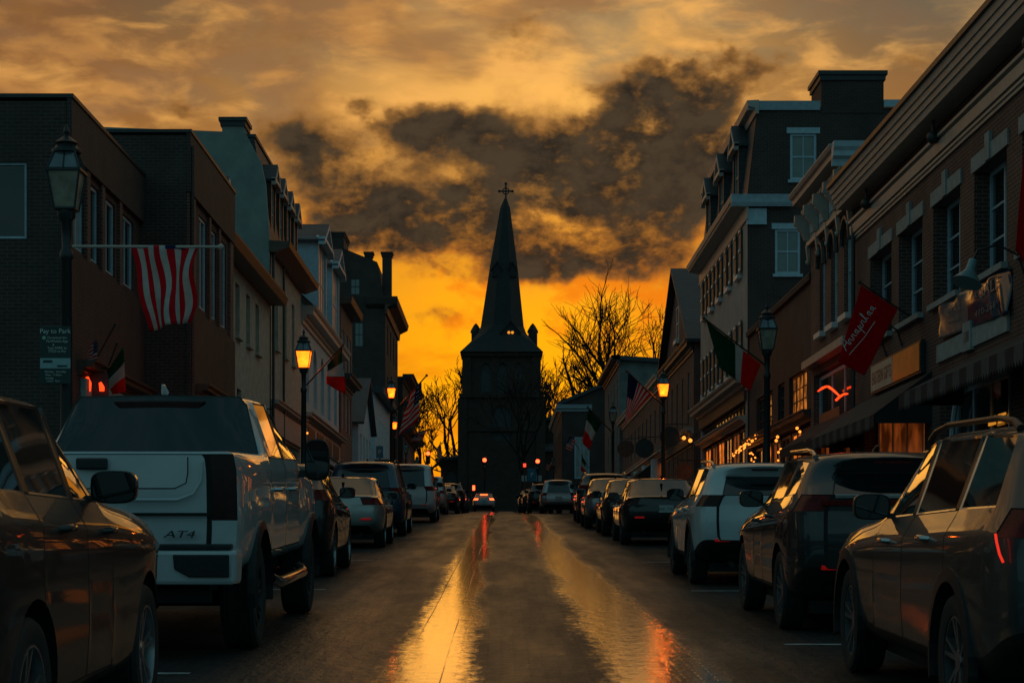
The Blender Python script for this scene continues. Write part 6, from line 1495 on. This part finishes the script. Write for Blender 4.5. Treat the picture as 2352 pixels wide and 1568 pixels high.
for bl in [(720, 330, 110, 70, .8), (850, 420, 120, 75, .85), (960, 290, 130, 60, .8), (1130, 320, 150, 65, .9), (1060, 480, 190, 75, 1.1),
           (1290, 430, 170, 120, 1.05), (1270, 570, 110, 70, .8), (1470, 240, 150, 75, 1.), (1610, 200, 120, 65, .9), (1780, 185, 110, 40, .7),
           (1440, 520, 130, 120, .85), (1580, 510, 75, 110, .75), (930, 560, 150, 60, .75), (1150, 560, 160, 70, .8), (700, 420, 70, 60, .5), (430, 235, 40, 40, .55), (640, 80, 120, 90, .42),
           (1170, 95, 110, 70, .5), (825, 225, 40, 30, .5), (60, 90, 150, 90, .35), (990, 740, 110, 28, .5), (2150, 170, 150, 60, .4), (1680, 380, 160, 130, .55), (1390, 330, 120, 80, .7), (640, 300, 90, 60, .55), (770, 490, 100, 60, .7), (840, 545, 100, 45, .6), (1560, 320, 120, 80, .7), (1620, 440, 110, 80, .6), (1380, 610, 150, 40, .65), (1000, 640, 130, 28, .5)]:
    b_ = blob(*bl); dark = b_ if dark is None else dark + b_
# cloud over the whole dome away from the sunset, so that paint and glass have something to mirror
mpw = nt.nodes.new('ShaderNodeMapping'); mpw.inputs['Scale'].default_value = (1, 1, 1.5); mpw.inputs['Location'].default_value = (.31, 0, .12); nt.links.new(tc.outputs['Generated'], mpw.inputs[0])
fbm = noise(nt, mpw.outputs[0], 21, 10, .58, .35); mid = noise(nt, mpw.outputs[0], 44, 8, .6, .25); fine = noise(nt, mpw.outputs[0], 110, 5, .6); big = noise(nt, mpw.outputs[0], 4.5, 6, .58, .3)
mps = nt.nodes.new('ShaderNodeMapping'); mps.inputs['Scale'].default_value = (1, 1, 2.6); mps.inputs['Rotation'].default_value = (0, radians(14), 0); nt.links.new(tc.outputs['Generated'], mps.inputs[0])
wisp = noise(nt, mps.outputs[0], 13, 6, .52, .4); wisp2 = noise(nt, mps.outputs[0], 27, 6, .52, .3)
puff = (fbm - .5) * 2.1 + (mid - .5) * 1.9 + (fine - .5) * 1.1
reg = dark.f('MINIMUM', 1.15)
soft = (reg * .80 + (fbm - .5) * 1.7 + (big - .5) * .7 - .06).sst(.10, 1.25)
dens = ((reg * .66 + puff * (reg * .46 + .20) + .03).sst(.12, 1.10) * .78 + soft * .34).f('MINIMUM', 1.)
# sunset colours by height, brightest ahead
def ramp(fac, stops):
    n = nt.nodes.new('ShaderNodeValToRGB'); cr = n.color_ramp; cr.interpolation = 'B_SPLINE'
    while len(cr.elements) < len(stops): cr.elements.new(.5)
    for e, (p, c) in zip(cr.elements, stops): e.position = p; e.color = (*c, 1)
    nt.links.new(fac.s, n.inputs[0]); return n.outputs[0]
elw = el + n2 * .05
low = ramp(elw * (1 / .4), [(0, (.75, .17, .002)), (.11, (1.0, .32, .002)), (.21, (1.08, .45, .004)), (.31, (1.0, .42, .006)), (.41, (.80, .33, .03)),
                            (.50, (.60, .29, .06)), (.58, (.68, .36, .10)), (.66, (.50, .29, .11)), (.74, (.30, .20, .10)), (1., (.13, .13, .10))])
side = ((az - .01) * (az - .01) * (-1 / .13 ** 2)).f('EXPONENT')
sidecol = ramp(elw * (1 / .4), [(0, (.40, .09, .008)), (.3, (.38, .13, .02)), (.55, (.27, .13, .045)), (.7, (.17, .11, .055)), (1., (.10, .11, .10))])
front = mixc(nt, side, sidecol, low)
glow = ((((az - .02) * 14.) * ((az - .02) * 14.) + ((el - .225) * 26.) * ((el - .225) * 26.)) * -1).f('EXPONENT')
front = mixc(nt, glow * .7, front, (1.0, .52, .12))
hi = el.sst(.155, .235); lo = 1 - el.sst(.10, .17)
front = mixc(nt, wisp.sst(.44, .62) * hi * .6, front, (.26, .205, .12))
front = mixc(nt, wisp2.sst(.44, .68) * hi * .75, front, (.84, .43, .115))
front = mixc(nt, (big * .6 + wisp * .4).sst(.50, .62) * hi * .6, front, (.30, .13, .045))
front = mixc(nt, (az + .13).sst(.06, -.06) * el.sst(.23, .30) * .6, front, (.17, .085, .040))
front = mixc(nt, az.sst(.10, .24) * el.sst(.22, .29) * .8, front, (.12, .115, .085))
front = mixc(nt, (wisp * .55 + wisp2 * .45).sst(.50, .62) * lo * .40, front, (.62, .14, .008))
front = mixc(nt, wisp2.sst(.54, .68) * lo * .18, front, (1.0, .50, .012))
front = mixc(nt, reg.sst(.12, 1.0) * (wisp * .5 + fbm * .5).sst(.36, .58) * .6, front, (.30, .135, .032))
band = el.sst(.09, .125) * (1 - el.sst(.155, .19))
front = mixc(nt, band * (wisp * .45 + mid * .55).sst(.46, .60) * .75, front, (.80, .20, .008))
edge = dens.sst(.02, .45) * .85
front = mixc(nt, edge, front, mixc(nt, el.sst(.11, .20), (.46, .15, .018), (.27, .125, .034)))
front = mixc(nt, dens.sst(.22, .92) * .97, front, mixc(nt, (fbm * .35 + mid * .65).sst(.40, .60), (.024, .021, .017), (.074, .052, .031)))
gm = nt.nodes.new('ShaderNodeGamma'); gm.inputs[1].default_value = 1.13; nt.links.new(front, gm.inputs[0]); front = mixc(nt, 1., gm.outputs[0], (1.17, 1.20, 1.25), 'MULTIPLY')
# the rest of the dome: dusk sky, cool
sky = nt.nodes.new('ShaderNodeTexSky'); sky.sky_type = 'NISHITA'; sky.sun_disc = False
sky.sun_elevation = SUN_EL; sky.sun_rotation = SUN_AZ; sky.air_density = 1.5; sky.dust_density = 2.; sky.ozone_density = 3.
cool = mixc(nt, 1., sky.outputs[0], (.050, .078, .085), 'MULTIPLY')
cool = mixc(nt, .62, cool, mixc(nt, fbm.sst(.35, .65), (.072, .205, .235), (.13, .265, .29)))
up = mixc(nt, el.sst(.45, 1.2), mixc(nt, big.sst(.38, .62), (.12, .12, .10), (.34, .235, .12)), (.060, .105, .115))
w_up = dy.sst(-.1, .6)
dome = mixc(nt, w_up, cool, up)
w_front = dy.sst(.70, .93)
colr = mixc(nt, w_front, dome, front)
colr = mixc(nt, el.sst(-.02, .0), (.02, .02, .02), colr)
nt.links.new(colr, bg.inputs['Color']); bg.inputs['Strength'].default_value = 1.
wd.cycles.sampling_method = 'MANUAL'; wd.cycles.sample_map_resolution = 1024
sun = bpy.data.lights.new('sun', 'SUN'); sun.energy = .06; sun.angle = radians(20); sun.color = (1., .50, .14)
so = bpy.data.objects.new('sun', sun); COL.objects.link(so)
sd = Vector((sin(SUN_AZ) * cos(SUN_EL), cos(SUN_AZ) * cos(SUN_EL), sin(SUN_EL)))
so.rotation_euler = sd.to_track_quat('Z', 'Y').to_euler(); so.location = (0, 100, 80)
cam = bpy.data.cameras.new('camera'); co = bpy.data.objects.new('camera', cam); COL.objects.link(co)
co.location = (0, 0, ZC); co.rotation_euler = (pi / 2, 0, 0)
cam.sensor_width = 36; cam.lens = 36 * F / 2352
cam.shift_x = (1176 - VX) / 2352; cam.shift_y = (HY - 784) / 2352
cam.clip_start = .2; cam.clip_end = 3000
S.camera = co
S.view_settings.view_transform = 'Standard'; S.view_settings.look = 'None'; S.view_settings.exposure = 0; S.view_settings.gamma = 1
S.cycles.use_denoising = True; S.cycles.max_bounces = 6; S.cycles.diffuse_bounces = 2; S.cycles.glossy_bounces = 3
S.cycles.sample_clamp_indirect = 3
S.render.film_transparent = False
